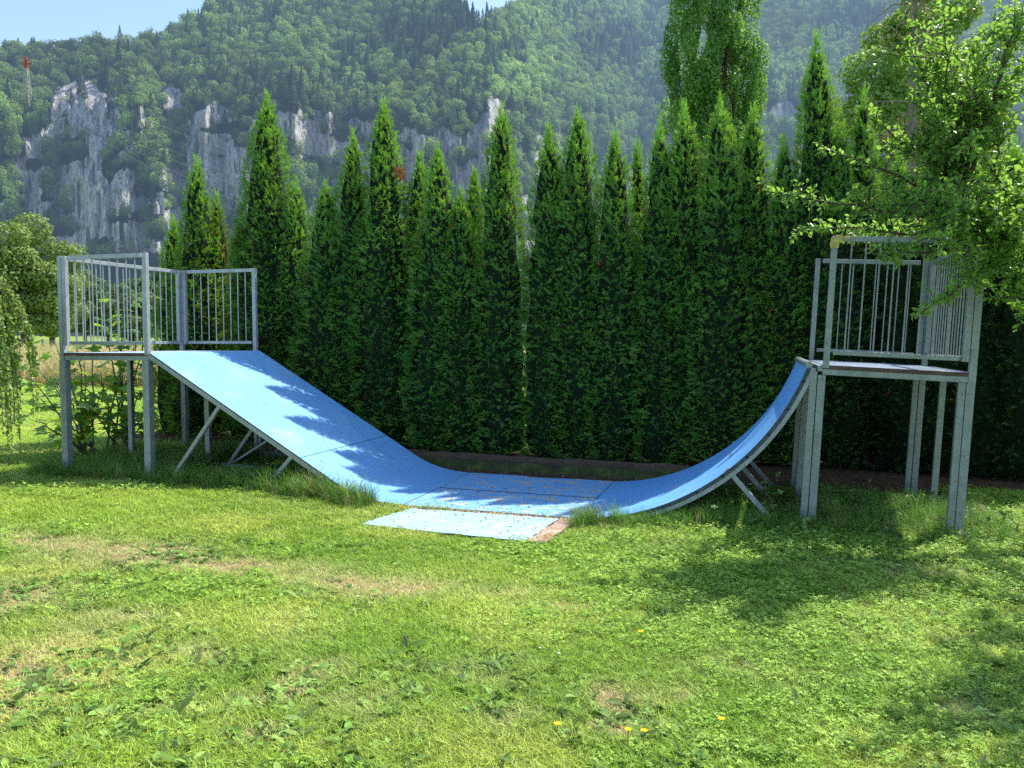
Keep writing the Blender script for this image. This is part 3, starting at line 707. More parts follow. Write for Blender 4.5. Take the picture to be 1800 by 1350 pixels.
slabmesh('loose_board', order([np.array(q) for q in (A_, B_, B2, D2)]), -.072, -.12, [M['blue_slab'], M['ply_edge']], 'faded blue board lying flat in the lawn before the ramp', 'board')
slabmesh('worn_plank', order([np.array(q) for q in (D2+[.014, 0], B2+[.014, 0], Cc, D_)]), -.068, -.12, [M['brick_board'], M['ply_red']], 'peeling reddish plank at the right end of the faded board', 'plank')

# timber edging of the hedge bed
def beam(name, u0, u1, v0, v1, z0, z1, mat, label, cat='edging beam', rz=0):
    mb = MB(); L = u1-u0; n = 26; r = np.random.default_rng(int(u0*100)+5)
    sec = []
    for i in range(n+1):
        j = lambda a: r.normal(0, a)
        x_ = L*i/n; sec.append([(x_, j(.004), z0), (x_, v1-v0+j(.004), z0), (x_, v1-v0+j(.006), z1-z0+z0+j(.006)), (x_, j(.006), z1+j(.006))])
    for a, b in zip(sec[:-1], sec[1:]):
        mb.add(a+b, [(0, 3, 7, 4), (3, 2, 6, 7), (2, 1, 5, 6)])
    mb.add(sec[0], [(0, 1, 2, 3)]); mb.add(sec[-1], [(3, 2, 1, 0)])
    o = mb.build(name, mat); o.location = W(u0, v0, 0); o.rotation_euler = (0, 0, TH+rz); prop(o, label, cat)
beam('edging_timber', 1.9, 6.2, 2.27, 2.40, -.14, .03, M['moss'], 'long mossy beam edging the hedge bed behind the flat panels', rz=.004)
beam('edging_timber', 1.7, 5.6, 2.52, 2.60, -.10, .085, M['timber'], 'thin brown beam above the mossy beam, at the foot of the hedge', rz=-.004)
# soil of the hedge bed
mb_x = np.linspace(-3.2, 10.5, 90); mb_v = np.linspace(2.0, 4.3, 22)
U, V = np.meshgrid(mb_x, mb_v); Xb, Yb = OX+U*ct-V*st, OY+U*st+V*ct
zb_ = gz(Xb, Yb)+.006+.055*sstep(2.42, 2.66, V)*sstep(4.3, 3.9, V)*sstep(10.5, 9.8, U)*sstep(-3.2, -2.6, U)+.02*(fbm(U*6, V*6, 12)-.5)*sstep(2.0, 2.2, V)
i = np.arange(U.size).reshape(U.shape); f = np.stack([i[:-1, :-1], i[:-1, 1:], i[1:, 1:], i[1:, :-1]], -1).reshape(-1, 4)
M['soil'] = plainmat('bed_soil', (.035, .018, .010), (.15, .075, .04), 16, .95, .8, .03)
o = npmesh('soil', np.stack([Xb, Yb, zb_], -1).reshape(-1, 3), f, M['soil'], smooth=True); prop(o, kind='structure')

# ------------------------------------------------------------------ thuja hedge
def thuja(px, ytop, wpx, v0, label, seed, brown=None, yellow=False, lean=0.0, dim=0.0):
    r = np.random.default_rng(seed)
    a = at(px, 700, 1.0); k = (v0-(-(0-OX)*st*1.0+0))  # solve ray against plane v = v0
    # plane: -(x-OX)*st+(y-OY)*ct = v0, with x = a0*Y, y = Y
    Yd = (v0-OX*st+OY*ct)/(-a[0]*st+ct)
    top = at(px, ytop, Yd); bx = a[0]*Yd; by = Yd; H = top[2]; R = wpx/2/F*Yd*1.06
    root = empty('thuja_tree', (bx, by, float(gz(bx, by))+.03)); prop(root, label, 'thuja tree', 'thuja trees of the hedge')
    tx = top[0]-bx
    def rad(t, th_):
        body = np.interp(t, [0, .04, .15, .35, .55, .72, .82, .9, .95, 1], [.7, .95, 1.08, 1.06, .90, .69, .57, .42, .26, .03])
        lump = 1+.24*(fbm(th_*1.4+seed*3.1, t*H*2.0, seed)-.5)*2+.30*(fbm(th_*3.2+seed, t*H*5.5, seed+5, 3)-.5)*2
        return R*body*lump
    n = int(640*2*PI*R*H*.8); t = r.uniform(.015, 1, n)**1.0; t = 1-(1-t)**.86; th_ = r.uniform(0, 2*PI, n)
    rr_ = rad(t, th_)*r.uniform(.86, 1.06, n)
    # keep radial density even near the tip
    keep = r.uniform(0, 1, n) < np.clip(rr_/R+.22, 0, 1); t, th_, rr_ = t[keep], th_[keep], rr_[keep]; n = len(t)
    cx, cy = tx*t**1.5+lean*np.sin(t*PI), 0
    pos = np.stack([cx+rr_*np.cos(th_), rr_*np.sin(th_), t*(H-.16)], 1)
    outw = np.stack([np.cos(th_), np.sin(th_), np.zeros(n)], 1)
    # spray direction: outward and up, steeper toward the tip
    upk = .45+1.3*t**2.2+r.normal(0, .45, n); tang = np.stack([-np.sin(th_), np.cos(th_), np.zeros(n)], 1)*r.normal(0, .75, n)[:, None]; upk = np.where(t < .7, upk*.75, upk); ydir = outw*(1-.55*t**2)[:, None]+tang+np.array([0, 0, 1])*upk[:, None]+randdir(n, r)*.35
    ydir /= np.linalg.norm(ydir, axis=1, keepdims=True)
    side = np.cross(ydir, outw+randdir(n, r)*.9); side /= np.linalg.norm(side, axis=1, keepdims=True)
    z_ = np.cross(side, ydir); flip = np.sign(r.normal(size=n)); 
    Rm = np.stack([side*1, ydir, z_], axis=2)
    sz = r.uniform(.055, .115, n)
    pos = pos-ydir*(sz*.35)[:, None]
    VV, FF, TT, MI = [], [], [], []; off = 0; pick = r.integers(0, 4, n)
    base_t = np.clip(.30+.55*(fbm(th_*2.2, t*H*2.6, seed+9)-.5)*2+.35*sstep(.55, 1, t)+r.normal(0, .16, n)-dim*sstep(.75, .5, t), 0, 1)  # dim darkens the lower sprays, shade painted into the tint
    for q in range(4):
        m = pick == q; tv, tf = FRONDS[q]; vv, ff = stamp(tv, tf, pos[m], Rm[m], sz[m])
        tipf = np.clip(tv[:, 1], 0, 1); tt = np.clip(base_t[m][:, None]-.12+.60*(tipf-.35)[None, :], 0, 1).ravel()
        mi = np.zeros(m.sum(), int)
        if brown is not None:
            bz, bth = brown; mi[(np.abs(t[m]*H-bz) < .10) & (np.cos(th_[m]-bth) > .80)] = 2
        mi[(r.uniform(0, 1, m.sum()) < .006) & (t[m] < .8)] = 2
        if yellow: mi[(fbm(th_[m]*1.7, t[m]*H*1.5, seed+3) > .52) & (t[m] > .45)] = 3
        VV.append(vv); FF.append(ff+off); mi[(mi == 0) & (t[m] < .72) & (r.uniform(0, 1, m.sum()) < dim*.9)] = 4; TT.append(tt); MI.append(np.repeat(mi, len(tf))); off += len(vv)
    # tip leaders
    mtip = 60; tt_ = r.uniform(.9, 1.0, mtip); aa = r.uniform(0, 2*PI, mtip); rp = .05*(1.02-tt_)/.12
    p2 = np.stack([tx+rp*np.cos(aa), rp*np.sin(aa), tt_*(H-.10)], 1); yd = np.stack([.25*np.cos(aa), .25*np.sin(aa), np.ones(mtip)], 1)+r.normal(0, .1, (mtip, 3)); yd /= np.linalg.norm(yd, axis=1, keepdims=True)
    sd = np.cross(yd, randdir(mtip, r)); sd /= np.linalg.norm(sd, axis=1, keepdims=True); R2 = np.stack([sd, yd, np.cross(sd, yd)], 2)
    vv, ff = stamp(*FRONDS[0], p2, R2*np.array([.45, 1, 1])[None, None, :], r.uniform(.08, .15, mtip)); VV.append(vv); FF.append(ff+off); TT.append(np.full(len(vv), .85)); MI.append(np.zeros(len(ff), int)); off += len(vv)
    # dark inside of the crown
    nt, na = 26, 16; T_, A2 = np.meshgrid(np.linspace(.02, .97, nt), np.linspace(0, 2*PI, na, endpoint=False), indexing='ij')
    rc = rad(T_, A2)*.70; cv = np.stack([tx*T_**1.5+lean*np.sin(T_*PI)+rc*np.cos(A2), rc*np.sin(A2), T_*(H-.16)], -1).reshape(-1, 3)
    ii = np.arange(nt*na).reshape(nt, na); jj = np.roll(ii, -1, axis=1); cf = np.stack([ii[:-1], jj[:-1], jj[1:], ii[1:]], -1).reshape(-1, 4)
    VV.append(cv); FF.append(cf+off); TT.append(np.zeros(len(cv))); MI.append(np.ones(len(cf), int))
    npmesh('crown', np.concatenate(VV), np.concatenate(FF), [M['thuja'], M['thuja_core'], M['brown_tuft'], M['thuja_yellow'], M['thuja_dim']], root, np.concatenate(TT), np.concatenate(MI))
    mb = MB(); mb.tube([(0, 0, -.15), (.01, 0, .25), (tx*.1, 0, H*.4)], [.045, .04, .02], 8); mb.build('trunk', M['bark'], root)

TH_LIST = [
 (305, 378, 58, 3.2, 'small thuja at the left end of the hedge', {}),
 (346, 275, 84, 3.1, 'second thuja from the left end, rising well above its short neighbours', {}),
 (382, 338, 62, 3.35, 'short thuja with yellowish brown foliage near the left end', dict(yellow=True)),
 (424, 372, 60, 3.1, 'lowest pointed thuja just left of the tall left one', dict(yellow=True)),
 (470, 158, 110, 3.15, 'broad tall thuja, tallest in the left part of the hedge', {}),
 (521, 312, 80, 3.2, 'short thuja leaning on the right side of the broad tall left one', {}),
 (572, 312, 96, 3.0, 'low thuja with a dip to either side behind the bank ramp', {}),
 (620, 226, 86, 3.1, 'slim thuja left of the one with the rusty tuft', {}),
 (675, 172, 106, 3.1, 'tall thuja with a rusty brown tuft near its tip', dict(brown=True)),
 (738, 262, 76, 3.35, 'thuja mostly hidden behind the middle pair, left one', {}),
 (770, 246, 96, 3.05, 'mid height thuja with a paler stripe down its right side', {}),
 (810, 322, 84, 3.0, 'low thuja in front of a taller half hidden one near the middle', {}),
 (834, 286, 62, 3.4, 'half hidden thuja tip just left of the tall one by the gap', {}),
 (882, 172, 98, 3.1, 'tall narrow thuja on the left edge of the bright gap', dict(lean=-.03)),
 (965, 208, 96, 3.1, 'slim thuja on the right edge of the bright gap', {}),
 (1016, 178, 104, 3.1, 'tall full thuja second to the right of the bright gap', {}),
 (1082, 216, 92, 3.05, 'thuja a little lower than both neighbours, third right of the gap', {}),
 (1121, 235, 52, 3.45, 'thin thuja tip peeping from behind, left of the poplar', {}),
 (1160, 203, 92, 3.1, 'thuja below the left edge of the poplar crown', {}),
 (1204, 168, 92, 3.15, 'tall thuja before the left half of the poplar', {}),
 (1267, 163, 116, 3.1, 'broad tall thuja before the poplar trunk', {}),
 (1325, 178, 92, 3.2, 'thuja before the right edge of the poplar', {}),
 (1378, 232, 84, 3.15, 'low thuja between the poplar and the tallest right thuja', {}),
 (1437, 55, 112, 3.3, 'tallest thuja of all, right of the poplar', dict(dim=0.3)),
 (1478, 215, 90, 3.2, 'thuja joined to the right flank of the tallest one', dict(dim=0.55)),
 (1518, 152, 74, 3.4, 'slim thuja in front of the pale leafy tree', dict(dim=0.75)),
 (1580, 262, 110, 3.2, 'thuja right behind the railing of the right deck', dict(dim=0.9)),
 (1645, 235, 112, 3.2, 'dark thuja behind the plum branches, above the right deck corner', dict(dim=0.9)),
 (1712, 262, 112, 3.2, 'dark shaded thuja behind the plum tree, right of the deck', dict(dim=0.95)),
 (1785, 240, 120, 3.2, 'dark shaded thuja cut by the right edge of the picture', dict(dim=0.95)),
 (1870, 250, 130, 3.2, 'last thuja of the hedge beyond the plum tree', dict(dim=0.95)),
]
for i_, (px, yt, wp, v0, lab, kw) in enumerate(TH_LIST):
    kw = dict(kw)
    if kw.pop('brown', False): kw['brown'] = (3.92, -.25)
    thuja(px, yt, wp, v0, lab, 300+i_*7, **kw)

# ------------------------------------------------------------------ leafy trees made of many leaves
def crown_mesh(blobs, nleaf, size, r, shell=.5, temp=DIAM, up=.3):
    """blobs: list of (cx,cy,cz,rx,ry,rz)"""
    B = np.array(blobs, float); vol = (B[:, 3]*B[:, 4]*B[:, 5])**(2/3); cnt = np.maximum(1, (nleaf*vol/vol.sum()).astype(int)); idx = np.repeat(np.arange(len(B)), cnt); n = len(idx)
    d = randdir(n, r); rad_ = (r.uniform(0, 1, n)**(1/3))*(1-shell)+shell*(1+.10*r.normal(size=n))
    lump = 1+.28*(fbm(np.arctan2(d[:, 1], d[:, 0])*2.2+idx, d[:, 2]*3+idx*1.7, 7)-.5)*2
    c = B[idx]; pos = c[:, :3]+d*c[:, 3:]*(rad_*lump)[:, None]
    nr = d+randdir(n, r)*.9+np.array([0, 0, up]); Rm = frames(nr, r.uniform(0, 2*PI, n)); sz = size*r.uniform(.6, 1.3, n)
    v, f = stamp(temp[0], temp[1], pos, Rm, sz); bt = r.uniform(0, 1, len(B))
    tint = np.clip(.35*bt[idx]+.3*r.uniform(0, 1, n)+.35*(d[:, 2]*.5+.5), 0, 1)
    return v, f, np.repeat(tint, len(temp[0]))
def leafy_tree(name, base, blobs, nleaf, size, mat, trunk, label, cat, seed, group=None, temp=DIAM, bark='bark'):
    r = np.random.default_rng(seed); root = empty(name, base); prop(root, label, cat, group)
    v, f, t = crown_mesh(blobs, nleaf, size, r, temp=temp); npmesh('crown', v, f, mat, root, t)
    mb = MB()
    for pts, rad_ in trunk: mb.tube(pts, rad_, 8)
    for b in blobs[::max(1, len(blobs)//10)]:
        z0 = min(b[2]*.5, trunk[0][0][-1][2]*.9); mb.tube([(0, 0, z0), (b[0]*.5, b[1]*.5, (z0+b[2])*.55), (b[0], b[1], b[2])], [trunk[0][1][-1]*.9, trunk[0][1][-1]*.5, .03], 6)
    mb.build('trunk', M[bark], root); return root
def ball_blobs(r, n, cx, cz, R, Rz, b0, b1, cy=0):
    L = []
    for i in range(n):
        d = randdir(1, r)[0]; k = r.uniform(.45, .85)
        L.append((cx+d[0]*R*k, cy+d[1]*R*k, cz+d[2]*Rz*k, *[r.uniform(b0, b1)*q for q in (1, 1, .75)]))
    return L
def place(px, Y, base_py=None): a = at(px, 600, Y); return (a[0], Y, 0)
# field tree on the left, standing on the meadow
r = np.random.default_rng(1)
Y = 62; b = place(45, Y); k = Y/F
leafy_tree('broadleaf_tree', b, ball_blobs(r, 44, 0, 6.0, 4.3, 4.9, 1.0, 1.7)+ball_blobs(r, 10, -1, 3.2, 3.6, 1.2, 1.0, 1.5), 40000, .24, M['field_tree'],
           [([(0, 0, -.2), (.05, 0, 2), (.1, 0, 5)], [.42, .33, .2])], 'large round broadleaf tree on the meadow at the left edge', 'tree', 2)
b = place(92, 70); leafy_tree('broadleaf_tree', b, ball_blobs(r, 16, 0, 4.6, 2.6, 2.9, .9, 1.5), 9000, .28, M['field_tree'],
           [([(0, 0, -.2), (0, 0, 2), (.1, 0, 4)], [.28, .2, .12])], 'smaller tree tucked against the right side of the big meadow tree', 'tree', 3)
for (px, Y, hpx, wpx, lab, sd) in [(150, 105, 118, 66, 'round tree behind the left post of the left guard rail', 4), (190, 120, 95, 56, 'bushy tree seen through the middle of the left guard rail', 5), (228, 98, 92, 60, 'lower green tree right of the middle of the left guard rail', 6),
                                 (262, 112, 112, 60, 'tree seen between the left guard post and the hedge', 7), (296, 125, 130, 60, 'tree half hidden behind the left end of the hedge', 8), (118, 130, 150, 50, 'taller distant tree right of the round meadow tree', 9)]:
    r = np.random.default_rng(sd); k = Y/F; b = place(px, Y); H = hpx*k*1.22; R = wpx*k*.72
    leafy_tree('valley_tree', b, ball_blobs(r, 26, 0, H*.50, R, H*.46, R*.3, R*.5), 9000, .36, M['far_tree'], [([(0, 0, -.2), (0, 0, H*.5)], [.25, .14])], lab, 'tree', sd, 'trees along the far side of the meadow')
# the pale leafy tree and the bare pine behind the hedge on the right
r = np.random.default_rng(11); Y = 24; b = place(1585, Y); k = Y/F
bl = []
for px, py, rp in [(1530, 130, 46), (1500, 210, 42), (1560, 70, 40), (1545, 200, 52), (1490, 290, 40), (1600, 130, 52), (1640, 60, 40), (1660, 160, 50), (1700, 100, 36), (1610, 230, 60), (1560, 300, 60), (1670, 260, 60), (1720, 200, 44), (1600, 40, 34), (1680, 20, 40), (1640, -30, 40), (1500, 350, 50), (1600, 380, 70), (1700, 360, 70), (1740, 290, 50), (1470, 330, 26), (1585, 160, 40), (1620, 0, 34)]:
    q = at(px, py, Y+r.uniform(-1.2, 1.2)); bl.append((q[0]-b[0], q[1]-b[1], q[2], rp*k, rp*k, rp*k*.85))
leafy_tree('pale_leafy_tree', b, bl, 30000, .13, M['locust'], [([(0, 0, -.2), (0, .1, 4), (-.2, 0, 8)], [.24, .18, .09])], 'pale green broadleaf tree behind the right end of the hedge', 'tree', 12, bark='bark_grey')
r = np.random.default_rng(13); Y = 20; b = place(1589, Y); root = empty('bare_pine', b); prop(root, 'thin half bare pine with brownish needles before the pale tree', 'pine tree')
mb = MB(); mb.tube([(0, 0, 0), (.05, 0, 4), (.0, 0, 7.2), (-.05, 0, 11)], [.15, .12, .10, .03], 8); mb.build('trunk', M['bark_grey'], root)
mb = MB(); NP, ND = [], []
for i in range(46):
    z0 = r.uniform(5.6, 10.6); a = r.uniform(0, 2*PI); L = (1.9-.12*(z0-5.6))*r.uniform(.4, 1); d = np.array([math.cos(a), math.sin(a), 0])
    pts = [np.array([0, 0, z0]), np.array([0, 0, z0+.05])+d*L*.5, np.array([0, 0, z0-.25])+d*L]; mb.tube(pts, [.022, .015, .006], 5)
    if r.uniform() < .75:
        for j in range(34): t = r.uniform(.25, 1); NP.append(np.array([0, 0, z0-.22*t*t])+d*L*t+r.normal(0, .10, 3)); ND.append(d+r.normal(0, .7, 3))
mb.build('branches', M['bark_grey'], root); NP = np.array(NP); ND = np.array(ND)
v, f = stamp(np.array([[-.05, -.5, 0], [.05, -.5, 0], [.04, .5, 0], [-.04, .5, 0]]), np.array([[0, 1, 2, 3]]), NP, frames(ND, r.uniform(0, 2*PI, len(NP))), r.uniform(.10, .2, len(NP)))
npmesh('needles', v, f, M['needles'], root, np.repeat(r.uniform(0, 1, len(NP)), 4))
# poplar
r = np.random.default_rng(15); Y = 36; b = place(1243, Y); k = Y/F; bl = []; tr = [([(0, 0, -.2), (.05, 0, 6), (0, 0, 12), (-.1, 0, 17.5)], [.32, .22, .15, .05])]
for i in range(300):
    z_ = r.uniform(3.0, 19.6); lim = 2.15*np.interp(z_, [2.5, 5, 9, 15, 18, 20], [.9, 1, 1, .95, .8, .4]); a = r.uniform(0, 2*PI); q = lim*math.sqrt(r.uniform(.0, 1))
    bl.append((q*math.cos(a), q*math.sin(a)*.9, z_, r.uniform(.20, .40), r.uniform(.20, .40), r.uniform(.6, 1.25)))
for i in range(10):
    a = r.uniform(0, 2*PI); q = r.uniform(.5, 1.3); tr.append(([(.1*math.cos(a), .1*math.sin(a), r.uniform(2, 6)), (q*.7*math.cos(a), q*.7*math.sin(a), 9), (q*math.cos(a), q*math.sin(a), 16)], [.12, .09, .03]))
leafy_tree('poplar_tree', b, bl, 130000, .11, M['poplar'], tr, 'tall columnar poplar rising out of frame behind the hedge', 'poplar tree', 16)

# ------------------------------------------------------------------ plum tree (branches reaching in from the right)
r = np.random.default_rng(21); base = np.array([5.35, 6.7, 0.]); root = empty('plum_tree', tuple(base)); prop(root, 'leafy plum tree reaching in from the right over the deck railing', 'fruit tree')
wood = MB(); LP, LD = [], []
def bez(a, m, b, n): return [(1-t)**2*a+2*t*(1-t)*m+t*t*b for t in np.linspace(0, 1, n)]
def leaves_on(pts, step, spread):
    for p, q in zip(pts[:-1], pts[1:]):
        L = np.linalg.norm(q-p); d = (q-p)/L
        for j in range(max(1, int(L/step))):
            c = p+(q-p)*r.uniform(); sd = np.cross(d, r.normal(size=3)); sd /= np.linalg.norm(sd)
            y_ = d*.5+sd*.9+np.array([0, 0, -.1]); LP.append(c+sd*r.uniform(.015, spread)); LD.append(y_)
def limb(a, b, r0, sag=.15, twigs=.085, tl=(.18, .42), bare=.12, leaf=.0125):
    a = np.array(a); b = np.array(b); m = (a+b)/2+np.array([r.normal(0, .08), r.normal(0, .08), sag]); n = 12; P = bez(a, m, b, n); P = [p+r.normal(0, .012, 3)*(0 < i < n-1) for i, p in enumerate(P)]
    wood.tube([p-base for p in P], np.linspace(r0, .004, n), 6); Lt = sum(np.linalg.norm(P[i+1]-P[i]) for i in range(n-1)); cnt = int(Lt/twigs)
    leaves_on(P[int(n*.35):], leaf, .04)
    for i in range(cnt):
        t = bare+(1-bare)*r.uniform(); k = min(n-2, int(t*(n-1))); p = P[k]+(P[k+1]-P[k])*r.uniform(); d = (P[k+1]-P[k]); d /= np.linalg.norm(d)
        sd = np.cross(d, r.normal(size=3)); sd /= np.linalg.norm(sd); e = p+(d*.55+sd*.8+np.array([0, 0, .12]))*r.uniform(*tl)*(1.15-.6*t)
        tw = bez(p, (p+e)/2+np.array([0, 0, .03]), e, 4); wood.tube([q-base for q in tw], [.005, .004, .003, .002], 4, cap=False); leaves_on(tw, leaf, .035)
hub = at(1775, 425, 6.9); wood.tube([(0, 0, -.2), (-.05, 0, .9), (-.35, .05, 1.7), tuple(hub-base)], [.14, .11, .09, .06], 10)
hub2 = np.array([5.0, 5.6, 2.7]); wood.tube([(-.2, .02, 1.4), (-.3, -.5, 2.1), tuple(hub2-base)], [.09, .075, .05], 8)
hub3 = at(1690, 330, 7.0); wood.tube([tuple(hub-base), tuple((hub+hub3)/2-base+np.array([0, 0, .05])), tuple(hub3-base)], [.05, .04, .03], 8)
for (px, py, Yt, h, r0, sag) in [(1352, 338, 6.5, 0, .024, .10), (1402, 402, 7.4, 0, .02, .04), (1448, 262, 6.7, 0, .018, .16), (1525, 205, 7.1, 1, .014, .10), (1490, 420, 7.5, 0, .012, .04),
                             (1545, 455, 6.2, 0, .014, .02), (1618, 552, 5.9, 0, .016, -.02), (1700, 500, 6.0, 0, .012, -.02), (1800, 560, 6.1, 0, .014, .02), (1770, 520, 6.4, 0, .012, .02), (1625, 40, 7.0, 1, .022, .12), (1612, 130, 6.8, 1, .018, .12), (1660, 120, 7.2, 1, .018, .1),
                             (1700, 190, 6.8, 1, .018, .1), (1760, 240, 6.6, 0, .018, .1), (1800, 120, 6.6, 1, .018, .12), (1790, 20, 6.4, 1, .022, .1), (1850, -60, 6.3, 1, .022, .1), (1640, 250, 6.5, 1, .014, .08), (1570, 360, 6.6, 0, .014, .1), (1620, 330, 6.2, 0, .014, .08),
                             (1860, 300, 6.2, 0, .016, .1), (1880, 480, 6.0, 0, .016, .05), (1745, 330, 6.2, 0, .014, .1), (1510, 352, 6.8, 0, .014, .1), (1650, 400, 6.4, 0, .012, .06), (1560, 395, 7.3, 0, .012, .06), (1720, 60, 7.2, 1, .016, .1), (1680, 290, 7.3, 1, .012, .05), (1735, 430, 6.3, 0, .01, .04), (1660, 30, 6.5, 1, .016, .12), (1720, 110, 6.3, 1, .016, .12), (1770, 170, 6.9, 1, .016, .12), (1750, 20, 7.0, 1, .016, .12), (1640, 180, 6.3, 1, .012, .1), (1700, 250, 6.1, 0, .012, .1), (1790, 330, 6.5, 0, .012, .1), (1540, 330, 6.9, 0, .012, .1), (1680, 350, 6.0, 0, .012, .1), (1760, 380, 6.0, 0, .012, .05), (1590, 70, 7.1, 1, .012, .1), (1560, 250, 6.9, 1, .012, .08), (1600, 170, 6.6, 1, .012, .1), (1680, 90, 6.9, 1, .012, .1), (1620, 240, 6.8, 1, .012, .08), (1660, 200, 6.6, 1, .012, .08), (1800, 430, 6.3, 0, .012, .05), (1640, 420, 5.9, 0, .010, .04)]:
    limb(hub3 if h else hub, at(px, py, Yt), r0, sag, twigs=.054 if px > 1560 else .052, tl=(.18, .42) if px > 1620 else (.10, .30))
for e in [(3.75, 4.6, 3.05), (4.2, 4.0, 2.9), (3.9, 4.2, 3.6), (4.7, 3.6, 3.1), (4.8, 4.4, 3.9), (5.6, 4.2, 3.2), (5.4, 4.8, 4.1), (4.25, 5.2, 3.4), (6.3, 5.6, 3.2), (4.6, 6.0, 3.9), (5.5, 6.2, 4.3), (6.2, 6.8, 3.8), (3.62, 4.9, 2.75), (4.1, 4.5, 2.4), (4.6, 3.2, 2.5), (4.9, 3.9, 2.6), (5.0, 3.0, 3.3), (4.3, 4.9, 2.9), (5.1, 5.0, 3.2), (6.2, 8.3, 3.4), (7.0, 8.4, 3.8), (6.6, 7.8, 3.0), (7.2, 9.0, 4.0), (5.8, 8.0, 3.9), (6.7, 7.2, 3.6), (3.1, 4.35, 2.9), (3.3, 4.1, 2.6), (3.5, 4.5, 3.4), (3.35, 4.7, 3.0), (4.1, 5.3, 3.0), (4.4, 5.8, 3.2), (4.7, 6.2, 3.4), (4.2, 5.6, 2.6), (4.9, 5.5, 3.0), (5.4, 7.6, 3.3), (5.0, 7.4, 3.8), (3.6, 5.0, 3.2)]:
    limb(hub2, e, .024, .15, twigs=.11)  # unseen limbs out of frame, added to cast shade on lawn and right deck
wood.build('trunk', M['bark'], root, smooth=True)
LP = np.array(LP)-base; LD = np.array(LD); n = len(LP); LD /= np.linalg.norm(LD, axis=1, keepdims=True)
nr = np.array([0, 0, 1.])+randdir(n, r)*.85; sd = np.cross(LD, nr); sd /= np.linalg.norm(sd, axis=1, keepdims=True); Rm = np.stack([sd, LD, np.cross(sd, LD)], 2)
v, f = stamp(LEAF[0], LEAF[1], LP, Rm, r.uniform(.034, .064, n)); npmesh('leaves', v, f, M['plum'], root, np.repeat(r.uniform(0, 1, n), 7))
print('plum leaves', n)

# ------------------------------------------------------------------ fig bush behind the left deck
def figleaf():
    ang = np.radians([-90, -62, -30, -5, 22, 48, 68, 90, 112, 132, 158, 185, 210, 242]); rad_ = np.array([.10, .36, .50, .34, .62, .36, .44, .78, .44, .36, .62, .34, .50, .36])
    o = np.stack([rad_*np.cos(ang), rad_*np.sin(ang)+.1, -.10*rad_**2], 1); v = np.vstack([[0, .1, .03], o]); n = len(o)
    f = np.array([[0, 1+i, 1+(i+1) % n, 1+(i+1) % n] for i in range(n)]); tri = f[:, :3]; return v, tri
FIG = figleaf(); r = np.random.default_rng(31)
def fig(px0, Y0, tips, label, seed, dens=1.0):
    r = np.random.default_rng(seed); b = ground_at(px0, 800); b = np.array([at(px0, 700, Y0)[0], Y0, 0.]); root = empty('fig_bush', tuple(b)); prop(root, label, 'fig bush', 'fig bushes behind the left deck'); mb = MB(); P, D = [], []
    for (px, py, Yt) in tips:
        e = at(px, py, Yt)-b; s0 = np.array([r.normal(0, .07), r.normal(0, .05), -.03]); m = s0*.5+e*.5+np.array([-.2*e[0], 0, .02]); Q = bez(s0, m, e, 9); Q = [q+r.normal(0, .015, 3) for q in Q]
        mb.tube(Q, np.linspace(.016, .005, 9), 6)
        for j in range(int(13*dens)):
            t = r.uniform(.4, 1); k = min(7, int(t*8)); c = Q[k]+(Q[k+1]-Q[k])*(t*8-k) if k < 8 else Q[-1]
            a = r.uniform(0, 2*PI); d = np.array([math.cos(a), math.sin(a), r.uniform(-.2, .5)]); L = r.uniform(.05, .12); tip = c+d*L; mb.tube([c, tip], .0025, 4, cap=False); P.append(tip+d*.05); D.append(d+np.array([0, 0, -.35]))
    mb.build('stems', M['bark_grey'], root, smooth=True); P = np.array(P); D = np.array(D); D /= np.linalg.norm(D, axis=1, keepdims=True); n = len(P)
    nr = np.array([0, -.25, 1.])+randdir(n, r)*.6; sd = np.cross(D, nr); sd /= np.linalg.norm(sd, axis=1, keepdims=True); Rm = np.stack([sd, D, np.cross(sd, D)], 2)
    v, f = stamp(FIG[0], FIG[1], P, Rm, r.uniform(.11, .21, n)); npmesh('leaves', v, f, M['fig'], root, np.repeat(r.uniform(0, 1, n), len(FIG[0])))
fig(158, 10.6, [(60, 640, 10.4), (95, 600, 10.8), (120, 650, 10.2), (70, 700, 10.1), (60, 740, 10.0), (105, 760, 10), (150, 640, 10.8), (160, 590, 11), (175, 700, 10.5), (130, 560, 11), (110, 690, 10.4), (85, 660, 10.9), (50, 665, 10.3)], 'big leaved fig bush spreading left of the left deck leg', 32)
fig(215, 11.2, [(180, 540, 11), (200, 500, 11.2), (225, 515, 11.4), (240, 560, 11.2), (175, 660, 11), (215, 690, 10.8), (190, 720, 10.6), (250, 740, 10.6), (262, 560, 11.3), (160, 720, 10.6), (210, 580, 11.2), (270, 500, 11.5), (245, 690, 10.9), (270, 735, 10.8)], 'big leaved fig bush behind the left deck, rising through its railing', 33)
fig(505, 8.9, [(478, 828, 8.7), (470, 812, 8.9), (490, 822, 8.8)], 'low leafy sapling under the blue bank ramp', 34, .5)

